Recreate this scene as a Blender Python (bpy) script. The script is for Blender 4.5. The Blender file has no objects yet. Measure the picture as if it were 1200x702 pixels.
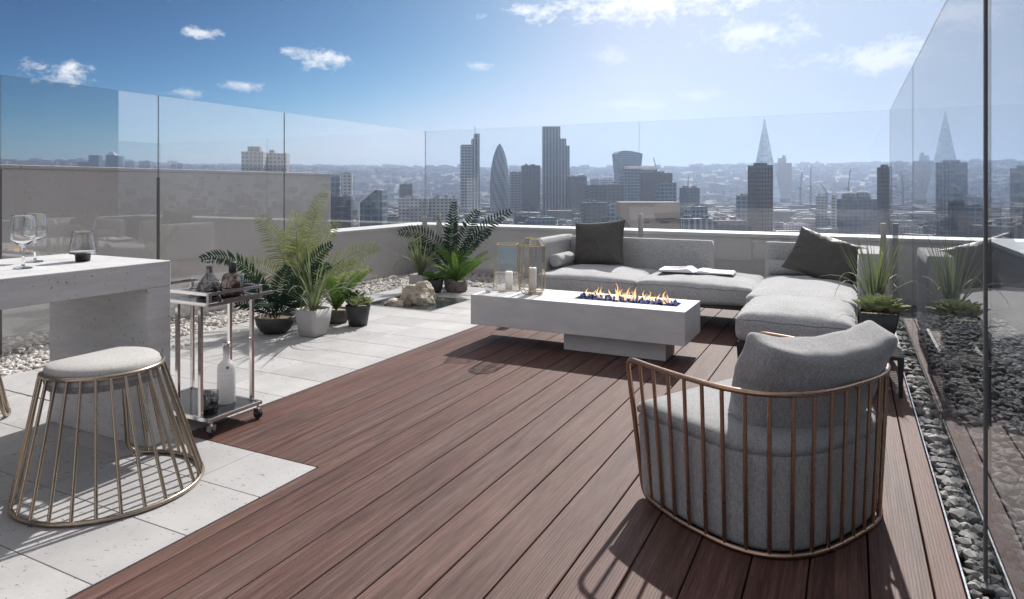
import bpy, bmesh, math, random
from mathutils import Vector, Matrix, noise
R = math.radians
random.seed(7)
sc = bpy.context.scene
COL = sc.collection
PI = math.pi

# ------------------------------------------------------------------ camera
EYE = 1.6
FPX = 785.0            # focal length in photo pixels (photo is 1200 wide)
HZ = 220.0             # eye-level row of the photo
YAW = math.atan(396 / 785.0)
FW = Vector((-math.sin(YAW), math.cos(YAW), 0)); RT = Vector((math.cos(YAW), math.sin(YAW), 0))
cam = bpy.data.cameras.new('camera'); co = bpy.data.objects.new('camera', cam); COL.objects.link(co)
co.location = (0, 0, EYE); co.rotation_euler = (R(90), 0, YAW)
cam.sensor_width = 36; cam.lens = FPX / 1200 * 36; cam.shift_y = -131 / 1200
cam.clip_start = 0.05; cam.clip_end = 40000
sc.camera = co

def at(px, depth, z=0.0):
    """a world point at a photo column and a distance along the view axis"""
    p = FW * depth + RT * ((px - 600) * depth / FPX)
    return Vector((p.x, p.y, z))
def zrow(py, depth): return EYE - (py - HZ) * depth / FPX

# ------------------------------------------------------------------ node helpers
class NT:
    def __init__(s, mat):
        s.t = mat.node_tree; s.n = s.t.nodes; s.l = s.t.links
    def new(s, typ, **kw):
        nd = s.n.new(typ)
        for k, v in kw.items():
            setattr(nd, k, v)
        return nd
    def put(s, sock, v):
        if hasattr(v, 'is_linked') or hasattr(v, 'links'): s.l.new(v, sock)
        elif isinstance(v, (tuple, list)) and len(v) == 3 and sock.type == 'RGBA': sock.default_value = (*v, 1)
        else: sock.default_value = v
    def math(s, op, a, b=0.0, c=0.0, clamp=False):
        nd = s.new('ShaderNodeMath', operation=op, use_clamp=clamp)
        s.put(nd.inputs[0], a); s.put(nd.inputs[1], b)
        if len(nd.inputs) > 2: s.put(nd.inputs[2], c)
        return nd.outputs[0]
    def vmath(s, op, a, b=(0, 0, 0), scale=None):
        nd = s.new('ShaderNodeVectorMath', operation=op)
        s.put(nd.inputs[0], a)
        if op not in ('LENGTH', 'NORMALIZE', 'SCALE'): s.put(nd.inputs[1], b)
        if scale is not None: s.put(nd.inputs['Scale'], scale)
        return nd.outputs['Value'] if op in ('LENGTH', 'DOT_PRODUCT') else nd.outputs[0]
    def mix(s, f, a, b, blend='MIX'):
        nd = s.new('ShaderNodeMix', data_type='RGBA', blend_type=blend)
        s.put(nd.inputs[0], f); s.put(nd.inputs[6], a); s.put(nd.inputs[7], b)
        return nd.outputs[2]
    def noise(s, vec, scale=5, detail=3, rough=.5, out='Fac', dist=0):
        nd = s.new('ShaderNodeTexNoise'); s.put(nd.inputs['Vector'], vec)
        nd.inputs['Scale'].default_value = scale; nd.inputs['Detail'].default_value = detail
        nd.inputs['Roughness'].default_value = rough; nd.inputs['Distortion'].default_value = dist
        return nd.outputs[out]
    def ramp(s, f, stops):
        nd = s.new('ShaderNodeValToRGB'); s.put(nd.inputs[0], f)
        e = nd.color_ramp.elements
        while len(e) < len(stops): e.new(.5)
        for el, (p, c) in zip(e, stops):
            el.position = p; el.color = (*c, 1) if isinstance(c, (tuple, list)) else (c, c, c, 1)
        return nd.outputs[0]
    def maprange(s, f, a, b, c=0., d=1.):
        nd = s.new('ShaderNodeMapRange'); s.put(nd.inputs[0], f)
        for i, v in enumerate((a, b, c, d)): nd.inputs[i + 1].default_value = v
        return nd.outputs[0]
    def scalev(s, vec, xyz):
        return s.vmath('MULTIPLY', vec, xyz)
    def sep(s, vec):
        nd = s.new('ShaderNodeSeparateXYZ'); s.put(nd.inputs[0], vec); return nd.outputs
    def bump(s, h, strength=.3, dist=.01, normal=None):
        nd = s.new('ShaderNodeBump'); s.put(nd.inputs['Height'], h)
        nd.inputs['Strength'].default_value = strength; nd.inputs['Distance'].default_value = dist
        if normal is not None: s.put(nd.inputs['Normal'], normal)
        return nd.outputs[0]
    def coord(s, k='Object'): return s.new('ShaderNodeTexCoord').outputs[k]

def mat(name, col=(.5, .5, .5), rough=.6, metal=0.0, spec=.5):
    m = bpy.data.materials.new(name); m.use_nodes = True
    t = NT(m); b = t.n['Principled BSDF']
    b.inputs['Base Color'].default_value = (*col, 1); b.inputs['Roughness'].default_value = rough
    b.inputs['Metallic'].default_value = metal; b.inputs['Specular IOR Level'].default_value = spec
    return m, t, b

def simple(name, col, rough=.6, metal=0., var=.12, scale=8., bump=.0, bscale=60., spec=.5):
    m, t, b = mat(name, col, rough, metal, spec)
    v = t.coord()
    n = t.noise(v, scale, 4, .6)
    c = t.mix(n, tuple(x * (1 - var) for x in col), tuple(min(1, x * (1 + var)) for x in col))
    t.put(b.inputs['Base Color'], c)
    t.put(b.inputs['Roughness'], t.maprange(n, .3, .7, max(.02, rough - .07), min(1, rough + .07)))
    if bump: t.put(b.inputs['Normal'], t.bump(t.noise(v, bscale, 4, .6), bump, .004))
    return m

def pane_mat(name, f0=.06, tint=(.93, .95, .95), rough=.0, power=5.):
    """thin clear glass: a see-through body with a mirror coat that grows towards grazing angles"""
    m = bpy.data.materials.new(name); m.use_nodes = True
    t = NT(m); t.n.remove(t.n['Principled BSDF']); out = t.n['Material Output']
    g = t.new('ShaderNodeNewGeometry')
    cosv = t.math('ABSOLUTE', t.vmath('DOT_PRODUCT', g.outputs['Incoming'], g.outputs['Normal']))
    s5 = t.math('POWER', t.math('SUBTRACT', 1.0, cosv), power)
    f = t.math('ADD', f0, t.math('MULTIPLY', s5, 1 - f0))
    f = t.math('MULTIPLY', f, t.math('SUBTRACT', 1.0, g.outputs['Backfacing']))
    tr = t.new('ShaderNodeBsdfTransparent'); tr.inputs[0].default_value = (*tint, 1)
    gl = t.new('ShaderNodeBsdfGlossy'); gl.inputs['Roughness'].default_value = rough
    mx = t.new('ShaderNodeMixShader'); t.put(mx.inputs[0], f)
    t.l.new(tr.outputs[0], mx.inputs[1]); t.l.new(gl.outputs[0], mx.inputs[2])
    t.l.new(mx.outputs[0], out.inputs[0])
    return m

# ------------------------------------------------------------------ materials
M = {}
M['pane'] = pane_mat('clear_glass', .09, (.975, .982, .985))
M['leftpane'] = pane_mat('mirror_coated_glass', .22, (.99, .99, .99))
M['lanternglass'] = pane_mat('lantern_glass', .22, (.93, .94, .95))
M['sidepane'] = pane_mat('grey_glass', .06, (.74, .77, .80))
M['smallglass'] = pane_mat('thin_glassware', .13, (.94, .955, .96))
M['smoke'] = pane_mat('smoked_glass', .1, (.66, .65, .66))
M['brownglass'] = pane_mat('brown_glass', .12, (.46, .35, .29))
M['darkglass'] = pane_mat('dark_liquid_glass', .14, (.42, .41, .42))
def real_glass(name, tint, rough=0.):
    m, t, b = mat(name, tint, rough); b.inputs['Transmission Weight'].default_value = 1.; b.inputs['IOR'].default_value = 1.48
    return m
M['crystal'] = real_glass('crystal_glass', (.97, .98, .98)); M['smokecrystal'] = real_glass('smoked_crystal', (.84, .83, .83)); M['swirl'] = real_glass('swirled_crystal', (.80, .80, .82))
M['edge'] = simple('glass_edge', (.20, .22, .23), .25, spec=.6)
M['gasket'] = simple('dark_gasket', (.10, .10, .105), .5)

def deck_mat():
    m, t, b = mat('composite_deck', (.15, .1, .08), .5, 0, .14)
    v = t.coord(); x, y, z = t.sep(v)
    idx = t.math('FLOOR', t.math('DIVIDE', t.math('SUBTRACT', x, .07), .2243))
    wn = t.new('ShaderNodeTexWhiteNoise', noise_dimensions='1D'); t.put(wn.inputs['W'], idx)
    rv = wn.outputs['Value']
    off = t.new('ShaderNodeCombineXYZ'); t.put(off.inputs[1], t.math('MULTIPLY', rv, 37.)); t.put(off.inputs[2], t.math('MULTIPLY', rv, 11.))
    v2 = t.vmath('ADD', v, off.outputs[0])
    g1 = t.noise(t.scalev(v2, (38, 1.1, 1)), 1., 5, .62, dist=.6)      # long streaks
    g2 = t.noise(t.scalev(v2, (9, .7, 1)), 1., 3, .5, dist=1.2)
    g3 = t.noise(t.scalev(v2, (210, 7, 1)), 1., 3, .65)               # fine flecks
    base = t.ramp(g1, [(.2, (.064, .035, .031)), (.5, (.114, .070, .062)), (.8, (.178, .124, .112))])
    dark = t.ramp(g2, [(.3, .66), (.5, 1.0), (.75, 1.12)])
    c = t.mix(1.0, base, dark, 'MULTIPLY')
    c = t.mix(t.maprange(g3, .38, .66, 0, .8), c, t.mix(1., c, (.55, .5, .48), 'MULTIPLY'))
    c = t.mix(t.maprange(t.noise(v, .9, 5, .65), .5, .8, 0, .22), c, (.15, .12, .105))
    tone = t.ramp(rv, [(0, (1.04, .86, .80)), (.5, (.97, .94, .92)), (1, (1.14, 1.04, .98))])
    c = t.mix(1., c, tone, 'MULTIPLY')
    t.put(b.inputs['Base Color'], c)
    t.put(b.inputs['Roughness'], t.maprange(g1, .2, .8, .45, .65))
    groove = t.math('POWER', t.math('ABSOLUTE', t.math('SINE', t.math('MULTIPLY', x, PI / .0135))), .6)
    h = t.math('ADD', t.math('MULTIPLY', groove, .4), t.math('ADD', t.math('MULTIPLY', g1, .5), t.math('MULTIPLY', g3, .35)))
    t.put(b.inputs['Normal'], t.bump(h, .38, .003))
    return m
M['deck'] = deck_mat()

def stone_mat(name, c0, c1, pit=.0, rough=.6, streak=(1, 1, 1), bump=.2, sc_=3., pitscale=26., island=0.0):
    m, t, b = mat(name, c0, rough)
    v = t.coord()
    n = t.noise(t.scalev(v, streak), sc_, 6, .62, dist=.3)
    n2 = t.noise(v, 55., 4, .65)
    c = t.mix(t.maprange(n, .3, .7), c0, c1)
    c = t.mix(t.math('MULTIPLY', n2, .35), c, tuple(x * .72 for x in c0))
    if island:
        g = t.new('ShaderNodeNewGeometry')
        c = t.mix(1., c, t.ramp(g.outputs['Random Per Island'], [(0, 1 - island), (1, 1 + island * .4)]), 'MULTIPLY')
    h = n2
    if pit:
        p = t.noise(t.scalev(v, (1.0, 1.4, 1.2)), pitscale, 3, .55, dist=.9)
        mk = t.maprange(p, .665 - pit, .69 - pit, 0, 1)
        c = t.mix(mk, c, tuple(x * .3 for x in c0))
        h = t.math('SUBTRACT', t.math('MULTIPLY', n2, .4), mk)
    t.put(b.inputs['Base Color'], c)
    t.put(b.inputs['Roughness'], t.maprange(n, .2, .8, rough - .12, rough + .1))
    t.put(b.inputs['Normal'], t.bump(h, bump, .004))
    return m
M['tile'] = stone_mat('limestone_tile', (.37, .362, .362), (.455, .447, .445), .007, .55, bump=.3, island=.12, pitscale=34.)
M['bar'] = stone_mat('cast_stone', (.47, .47, .48), (.60, .595, .59), .003, .6, (1.2, 1.2, 9), .4, 3.5, 46.)
M['pit'] = stone_mat('pale_concrete', (.54, .54, .545), (.66, .655, .65), .0, .65, (1.2, 1.2, 3), .3, 3., 50.)
M['render'] = stone_mat('grey_render', (.58, .56, .55), (.70, .68, .665), .004, .85, (1, 1, .35), bump=.3, sc_=1.3, pitscale=70.)
M['screenrender'] = stone_mat('pale_render', (.68, .655, .64), (.78, .755, .74), .004, .85, (1, 1, .35), bump=.3, sc_=1.3, pitscale=70.)
M['coping'] = stone_mat('white_coping', (.60, .60, .60), (.70, .70, .70), 0, .6, bump=.1, sc_=1.4)
M['soilbed'] = simple('bed_base', (.08, .075, .07), .95)
M['rock'] = stone_mat('tan_rock', (.36, .30, .22), (.62, .57, .48), .02, .8, bump=.8, sc_=7.)
M['slate'] = stone_mat('dark_slate', (.05, .055, .06), (.10, .105, .11), 0, .5, bump=.3)

def gravel_mat(name, stops):
    m, t, b = mat(name, (.4, .4, .4), .75)
    g = t.new('ShaderNodeNewGeometry'); v = t.coord()
    c = t.ramp(g.outputs['Random Per Island'], stops)
    n = t.noise(v, 45, 4, .6)
    c = t.mix(t.maprange(n, .35, .7, 0, .5), c, (.22, .21, .2))
    t.put(b.inputs['Base Color'], c); t.put(b.inputs['Normal'], t.bump(n, .4, .004))
    return m
M['gravel'] = gravel_mat('pale_gravel', [(0, (.25, .23, .21)), (.3, (.42, .39, .36)), (.65, (.58, .55, .52)), (1, (.74, .71, .68))])
M['darkgravel'] = gravel_mat('grey_gravel', [(0, (.09, .09, .095)), (.4, (.17, .168, .168)), (.75, (.27, .262, .258)), (1, (.40, .385, .37))])

def fabric_mat(name, c0, c1, scale=1., rough=.95, coarse=(75, 75, 75)):
    m, t, b = mat(name, c0, rough, 0, .2)
    v = t.coord()
    w1 = t.noise(t.scalev(v, (340 * scale, 60 * scale, 260 * scale)), 1, 2, .6)
    w2 = t.noise(t.scalev(v, (60 * scale, 340 * scale, 260 * scale)), 1, 2, .6)
    w3 = t.noise(v, 120 * scale, 3, .7)
    w4 = t.noise(t.scalev(v, coarse), 1., 3, .75)
    k = t.math('ADD', t.math('MULTIPLY', t.math('ADD', w1, w2), .18), t.math('ADD', t.math('MULTIPLY', w3, .24), t.math('MULTIPLY', w4, .40)))
    c = t.mix(t.maprange(k, .40, .60), c0, c1)
    lum = t.noise(v, 3.5, 3, .5)
    c = t.mix(1., c, t.ramp(lum, [(.3, .93), (.7, 1.04)]), 'MULTIPLY')
    t.put(b.inputs['Base Color'], c)
    b.inputs['Sheen Weight'].default_value = .25; b.inputs['Sheen Roughness'].default_value = .5
    wr = t.noise(v, 6., 3, .5, dist=.5)
    t.put(b.inputs['Normal'], t.bump(t.math('ADD', t.math('MULTIPLY', k, .12), t.math('MULTIPLY', wr, .55)), .6, .012))
    return m
M['sofa'] = fabric_mat('grey_sofa_weave', (.24, .24, .245), (.54, .54, .545))
M['chairfab'] = fabric_mat('warm_grey_weave', (.19, .19, .195), (.40, .395, .395), .8, coarse=(210, 210, 26))
M['stoolfab'] = fabric_mat('oat_weave', (.29, .28, .27), (.48, .47, .455), .9, coarse=(150, 150, 150))
M['skirtfab'] = fabric_mat('slate_weave', (.16, .16, .165), (.28, .28, .285))
M['piping'] = simple('piping', (.24, .24, .25), .9)

def leather():
    m, t, b = mat('charcoal_leather', (.05, .045, .04), .42)
    v = t.coord()
    w = t.noise(v, 5.5, 5, .55, dist=1.2)
    c = t.mix(w, (.040, .036, .032), (.078, .070, .062))
    t.put(b.inputs['Base Color'], c)
    t.put(b.inputs['Roughness'], t.maprange(w, .3, .7, .36, .55))
    t.put(b.inputs['Normal'], t.bump(t.math('ADD', w, t.math('MULTIPLY', t.noise(v, 160, 2, .5), .04)), .7, .03))
    return m
M['leather'] = leather()
def metal(name, col, rough, var=.1):
    m, t, b = mat(name, col, rough, 1.)
    v = t.coord(); n = t.noise(v, 12, 4, .6)
    t.put(b.inputs['Base Color'], t.mix(n, tuple(x * (1 - var) for x in col), tuple(min(1, x * (1 + var)) for x in col)))
    t.put(b.inputs['Roughness'], t.maprange(n, .3, .7, rough - .02, rough + .03))
    return m
M['copper'] = metal('aged_copper', (.40, .275, .205), .28, .04)
M['brass'] = metal('champagne_bronze', (.36, .295, .23), .28, .04)
M['gold'] = metal('polished_brass', (.62, .48, .27), .22)
M['chrome'] = metal('brushed_steel', (.70, .68, .67), .16)
M['black'] = simple('black_metal', (.018, .018, .02), .42)
M['rubber'] = simple('black_rubber', (.02, .02, .02), .8)
M['shelf'] = simple('black_glass_shelf', (.02, .022, .024), .06, spec=.8)
M['slatwood'] = simple('bleached_teak', (.36, .31, .27), .6, var=.2, scale=20)
M['wax'] = simple('candle_wax', (.80, .77, .72), .5, var=.03)
_b = M['wax'].node_tree.nodes['Principled BSDF']; _b.inputs['Subsurface Weight'].default_value = .8; _b.inputs['Subsurface Radius'].default_value = (.05, .04, .03); _b.inputs['Subsurface Scale'].default_value = 1.
M['frost'] = simple('frosted_bottle', (.58, .58, .59), .35, var=.03)

def translucent(m, f):
    t = NT(m); b = t.n['Principled BSDF']; tl = t.new('ShaderNodeBsdfTranslucent'); tl.inputs[0].default_value = (.9, .9, .9, 1)
    mx = t.new('ShaderNodeMixShader'); mx.inputs[0].default_value = f
    t.l.new(b.outputs[0], mx.inputs[1]); t.l.new(tl.outputs[0], mx.inputs[2]); t.l.new(mx.outputs[0], t.n['Material Output'].inputs[0])
translucent(M['frost'], .4)
M['lettering'] = simple('white_lettering', (.92, .92, .92), .5, var=.01)
M['badge'] = simple('dark_badge', (.12, .12, .13), .5)
M['paper'] = simple('paper', (.78, .78, .78), .6, var=.03)
M['greypage'] = simple('printed_page', (.36, .39, .43), .45, var=.2, scale=5)
M['ink'] = simple('dark_print', (.07, .08, .09), .5, var=.5, scale=12)
M['cover'] = simple('book_cover', (.06, .06, .065), .5)
M['blackpot'] = simple('charcoal_pot', (.035, .036, .038), .5, bump=.2)
M['greypot'] = simple('pale_grey_pot', (.40, .39, .38), .6, bump=.2)
M['beigepot'] = simple('beige_pot', (.42, .38, .33), .7, bump=.2)
M['potstone'] = stone_mat('carved_pot', (.10, .09, .08), (.19, .17, .15), .03, .85, (1, 1, 3), .8, 14.)
M['soil'] = simple('potting_soil', (.30, .24, .17), .95, var=.4, scale=40, bump=.8)

def leaf_mat(name, c0, c1, trans=.3, rough=.45):
    m, t, b = mat(name, c0, rough + .2, 0, .25)
    g = t.new('ShaderNodeNewGeometry'); v = t.coord()
    n = t.noise(v, 14, 3, .6)
    f = t.math('ADD', t.math('MULTIPLY', g.outputs['Random Per Island'], .6), t.math('MULTIPLY', n, .4))
    c = t.mix(f, c0, c1)
    t.put(b.inputs['Base Color'], c)
    b.inputs['Specular IOR Level'].default_value = .15
    tl = t.new('ShaderNodeBsdfTranslucent'); t.put(tl.inputs[0], t.mix(1., c, (1.25, 1.2, .7), 'MULTIPLY'))
    mx = t.new('ShaderNodeMixShader'); mx.inputs[0].default_value = trans
    t.l.new(b.outputs[0], mx.inputs[1]); t.l.new(tl.outputs[0], mx.inputs[2])
    t.l.new(mx.outputs[0], t.n['Material Output'].inputs[0])
    return m
M['darkleaf'] = leaf_mat('dark_frond', (.012, .030, .022), (.030, .060, .040), .15, .35)
M['midleaf'] = leaf_mat('fern_green', (.055, .12, .03), (.12, .21, .06), .35)
M['paleleaf'] = leaf_mat('yellow_frond', (.12, .16, .075), (.25, .28, .15), .35)
M['greyleaf'] = leaf_mat('sage_blade', (.11, .15, .095), (.25, .29, .19), .25)
M['succ'] = leaf_mat('pale_succulent', (.25, .32, .18), (.50, .54, .35), .2)
M['succdark'] = leaf_mat('deep_succulent', (.05, .10, .03), (.12, .19, .06), .15)

def water():
    m, t, b = mat('pond_water', (.03, .045, .045), .06, 0, .6)
    t.put(b.inputs['Normal'], t.bump(t.noise(t.scalev(t.coord(), (9, 22, 1)), 1, 3, .5), .25, .02))
    return m
M['water'] = water()

def flame_mat():
    m = bpy.data.materials.new('flame'); m.use_nodes = True
    t = NT(m); t.n.remove(t.n['Principled BSDF'])
    x, y, z = t.sep(t.coord())
    c = t.ramp(t.math('MULTIPLY', z, 6.5), [(0, (1., .70, .38)), (.4, (1., .58, .22)), (1, (1., .36, .10))])
    em = t.new('ShaderNodeEmission'); t.put(em.inputs[0], c); em.inputs[1].default_value = 1.25
    tr = t.new('ShaderNodeBsdfTransparent')
    mx = t.new('ShaderNodeMixShader'); t.put(mx.inputs[0], t.maprange(z, 0., .16, .30, .62))
    t.l.new(tr.outputs[0], mx.inputs[1]); t.l.new(em.outputs[0], mx.inputs[2])
    t.l.new(mx.outputs[0], t.n['Material Output'].inputs[0])
    return m
M['flame'] = flame_mat()
def fireglass():
    m, t, b = mat('fire_glass', (.05, .06, .1), .12, 0, .8)
    g = t.new('ShaderNodeNewGeometry')
    t.put(b.inputs['Base Color'], t.ramp(g.outputs['Random Per Island'], [(0, (.015, .016, .02)), (.35, (.05, .07, .2)), (.65, (.10, .16, .55)), (1, (.45, .52, .8))]))
    return m
M['fireglass'] = fireglass()

# ------- city materials: storeys and bays come from the wall's own coordinates
def facade(name, wall, glass, floor=4., bay=4., fh=.45, fb=.3, rough=.35, roof=None, var=.3):
    m, t, b = mat(name, wall, .7)
    v = t.coord('Object'); x, y, z = t.sep(v)
    g = t.new('ShaderNodeNewGeometry'); tc = t.coord('Normal'); nx, ny, nz = t.sep(tc)
    side = t.math('GREATER_THAN', t.math('ABSOLUTE', nx), t.math('ABSOLUTE', ny))
    h = t.math('ADD', t.math('MULTIPLY', y, side), t.math('MULTIPLY', x, t.math('SUBTRACT', 1., side)))
    fz = t.math('FRACT', t.math('DIVIDE', z, floor)); fx = t.math('FRACT', t.math('DIVIDE', h, bay))
    win = t.math('MULTIPLY', t.math('GREATER_THAN', fz, fh), t.math('GREATER_THAN', fx, fb))
    isroof = t.math('GREATER_THAN', nz, .6)
    win = t.math('MULTIPLY', win, t.math('SUBTRACT', 1., isroof))
    cell = t.new('ShaderNodeCombineXYZ'); t.put(cell.inputs[0], t.math('FLOOR', t.math('DIVIDE', h, bay))); t.put(cell.inputs[1], t.math('FLOOR', t.math('DIVIDE', z, floor)))
    wn = t.new('ShaderNodeTexWhiteNoise'); t.put(wn.inputs['Vector'], cell.outputs[0])
    gl = t.mix(t.math('MULTIPLY', wn.outputs['Value'], .6), glass, tuple(min(1, q * 2.2 + .02) for q in glass))
    n = t.noise(v, .05, 3, .6)
    w = t.mix(n, tuple(q * (1 - var) for q in wall), tuple(min(1, q * (1 + var)) for q in wall))
    oi = t.new('ShaderNodeObjectInfo')
    w = t.mix(1., w, t.ramp(oi.outputs['Random'], [(0, .7), (1, 1.2)]), 'MULTIPLY')
    if roof: w = t.mix(isroof, w, roof)
    t.put(b.inputs['Base Color'], t.mix(win, w, gl))
    t.put(b.inputs['Roughness'], t.math('SUBTRACT', .8, t.math('MULTIPLY', win, .8 - rough)))
    return m
ROOF = (.34, .33, .32)
M['f_grey'] = facade('grey_office', (.25, .27, .30), (.02, .03, .045), 6.5, 7.5, .42, .25, .25, ROOF)
M['f_blue'] = facade('blue_glass', (.17, .21, .25), (.02, .045, .075), 6.5, 7., .3, .2, .15, (.25, .26, .27))
M['f_dark'] = facade('dark_block', (.075, .08, .095), (.008, .012, .02), 6., 8, .4, .3, .3, (.16, .16, .17))
M['f_white'] = facade('white_block', (.40, .40, .40), (.06, .08, .10), 4.5, 5.5, .5, .4, .3, (.6, .6, .6))
M['f_brick'] = facade('brown_concrete', (.10, .09, .088), (.012, .012, .015), 5., 4.4, .45, .35, .3, (.14, .13, .13))
M['f_pale'] = facade('pale_concrete_tower', (.38, .36, .35), (.08, .09, .10), 4., 4., .5, .4, .3, (.45, .45, .45))
M['f_strip'] = facade('striped_steel', (.27, .285, .31), (.03, .045, .065), 40., 7.5, .02, .42, .2, (.3, .3, .3))
M['f_beige'] = facade('beige_stone', (.42, .36, .335), (.10, .10, .11), 4.5, 9., .8, .5, .3, (.46, .42, .40), var=.08)
M['plainbeige'] = simple('beige_panel', (.45, .39, .36), .8, scale=.2)
M['spireglass'] = facade('pale_spire_glass', (.45, .54, .62), (.32, .44, .55), 9., 60., .35, .02, .2, None, .1)
M['steelwhite'] = simple('white_steel', (.7, .7, .7), .5)
M['crane'] = simple('crane_steel', (.12, .10, .10), .6)
def roofmix():
    m, t, b = mat('rooftops', (.3, .3, .3), .75)
    g = t.new('ShaderNodeNewGeometry'); nx, ny, nz = t.sep(g.outputs['Normal'])
    r = g.outputs['Random Per Island']
    roof = t.ramp(r, [(0, (.10, .10, .11)), (.45, (.22, .21, .20)), (.6, (.36, .35, .34)), (.8, (.66, .66, .66)), (1, (.85, .85, .85))])
    wall = t.ramp(t.math('FRACT', t.math('MULTIPLY', r, 7.3)), [(0, (.04, .045, .05)), (.6, (.10, .095, .09)), (1, (.30, .29, .28))])
    v = t.coord('Object'); x, y, z = t.sep(v)
    w = t.math('MULTIPLY', t.math('GREATER_THAN', t.math('FRACT', t.math('DIVIDE', z, 4.)), .5), t.math('GREATER_THAN', t.math('FRACT', t.math('DIVIDE', t.math('ADD', x, y), 6.)), .4))
    wall = t.mix(t.math('MULTIPLY', w, .75), wall, (.03, .035, .045))
    t.put(b.inputs['Base Color'], t.mix(t.math('GREATER_THAN', nz, .5), wall, roof))
    return m
M['rooftops'] = roofmix()
def groundm():
    m, t, b = mat('city_ground', (.1, .1, .1), .9)
    v = t.coord('Object')
    vo = t.new('ShaderNodeTexVoronoi'); t.put(vo.inputs['Vector'], v); vo.inputs['Scale'].default_value = .03
    col = t.ramp(t.sep(vo.outputs['Color'])[0], [(0, (.035, .045, .04)), (.4, (.07, .075, .07)), (.7, (.14, .135, .13)), (1, (.26, .25, .24))])
    n = t.noise(v, .004, 4, .6)
    c = t.mix(t.maprange(n, .45, .62), col, (.03, .042, .03))
    t.put(b.inputs['Base Color'], c)
    return m
M['ground'] = groundm()

# ------------------------------------------------------------------ mesh builder
class MB:
    def __init__(s): s.v = []; s.f = []; s.mi = []; s.sm = []
    def add(s, vs, fs, mi=0, smooth=False):
        o = len(s.v); s.v += [tuple(p) for p in vs]
        for q in fs: s.f.append(tuple(i + o for i in q)); s.mi.append(mi); s.sm.append(smooth)
    def box(s, x0, x1, y0, y1, z0, z1, mi=0, mat4=None):
        vs = [Vector(p) for p in ((x0, y0, z0), (x1, y0, z0), (x1, y1, z0), (x0, y1, z0), (x0, y0, z1), (x1, y0, z1), (x1, y1, z1), (x0, y1, z1))]
        if mat4 is not None: vs = [mat4 @ p for p in vs]
        s.add(vs, [(0, 3, 2, 1), (4, 5, 6, 7), (0, 1, 5, 4), (1, 2, 6, 5), (2, 3, 7, 6), (3, 0, 4, 7)], mi)
        return s
    def tube(s, pts, r, n=8, closed=False, caps=True, mi=0):
        pts = [Vector(p) for p in pts]; k = len(pts); vs = []; prev = None
        for i, p in enumerate(pts):
            a = pts[(i - 1) % k] if (closed or i > 0) else p
            b = pts[(i + 1) % k] if (closed or i < k - 1) else p
            tg = (b - a)
            tg = tg.normalized() if tg.length > 1e-9 else Vector((0, 0, 1))
            if prev is None:
                ref = Vector((0, 0, 1)) if abs(tg.z) < .9 else Vector((1, 0, 0))
                nn = tg.cross(ref).normalized()
            else:
                nn = (prev - tg * prev.dot(tg))
                nn = nn.normalized() if nn.length > 1e-6 else tg.orthogonal().normalized()
            prev = nn; bn = tg.cross(nn)
            rr = r[i] if isinstance(r, (list, tuple)) else r
            for j in range(n):
                a_ = 2 * PI * j / n
                vs.append(p + (nn * math.cos(a_) + bn * math.sin(a_)) * rr)
        fs = []
        m = k if closed else k - 1
        for i in range(m):
            i2 = (i + 1) % k
            for j in range(n):
                j2 = (j + 1) % n
                fs.append((i * n + j, i2 * n + j, i2 * n + j2, i * n + j2))
        s.add(vs, fs, mi, True)
        if caps and not closed:
            s.add(vs[:n], [tuple(range(n))], mi); s.add(vs[-n:], [tuple(reversed(range(n)))], mi)
        return s
    def bar(s, a, b, w, h=None, mi=0):
        """square bar from a to b"""
        a = Vector(a); b = Vector(b); h = h or w; d = b - a; L = d.length; d.normalize()
        up = Vector((0, 0, 1)) if abs(d.z) < .9 else Vector((0, 1, 0))
        sx = d.cross(up).normalized(); sy = sx.cross(d)
        m = Matrix((( *sx, 0), (*d, 0), (*sy, 0), (0, 0, 0, 1))).transposed(); m.translation = a
        return s.box(-w / 2, w / 2, 0, L, -h / 2, h / 2, mi, m)
    def lathe(s, prof, n=24, c=(0, 0, 0), mi=0, twist=None, smooth=True, sx=1., sy=1.):
        vs = []
        for (r, z) in prof:
            for j in range(n):
                a = 2 * PI * j / n
                vs.append((c[0] + r * math.cos(a) * sx, c[1] + r * math.sin(a) * sy, c[2] + z))
        fs = []
        for i in range(len(prof) - 1):
            for j in range(n):
                j2 = (j + 1) % n
                fs.append((i * n + j, i * n + j2, (i + 1) * n + j2, (i + 1) * n + j))
        s.add(vs, fs, mi, smooth)
        return s
    def prism(s, poly, z0, z1, mi=0, poly2=None):
        k = len(poly); p2 = poly2 or poly
        vs = [(x, y, z0) for x, y in poly] + [(x, y, z1) for x, y in p2]
        s.add(vs, [tuple(reversed(range(k))), tuple(range(k, 2 * k))] + [(i, (i + 1) % k, k + (i + 1) % k, k + i) for i in range(k)], mi)
        return s
    def build(s, name, mats, parent=None, bevel=0., seg=2, loc=None):
        me = bpy.data.meshes.new(name); me.from_pydata(s.v, [], s.f)
        for m in (mats if isinstance(mats, (list, tuple)) else [mats]): me.materials.append(M[m] if isinstance(m, str) else m)
        me.polygons.foreach_set('material_index', s.mi); me.polygons.foreach_set('use_smooth', s.sm); me.update()
        o = bpy.data.objects.new(name, me); COL.objects.link(o)
        if parent is not None: o.parent = parent
        if loc is not None: o.location = loc
        if bevel:
            b = o.modifiers.new('bevel', 'BEVEL'); b.width = bevel; b.segments = seg; b.limit_method = 'ANGLE'; b.harden_normals = False
        return o

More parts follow.
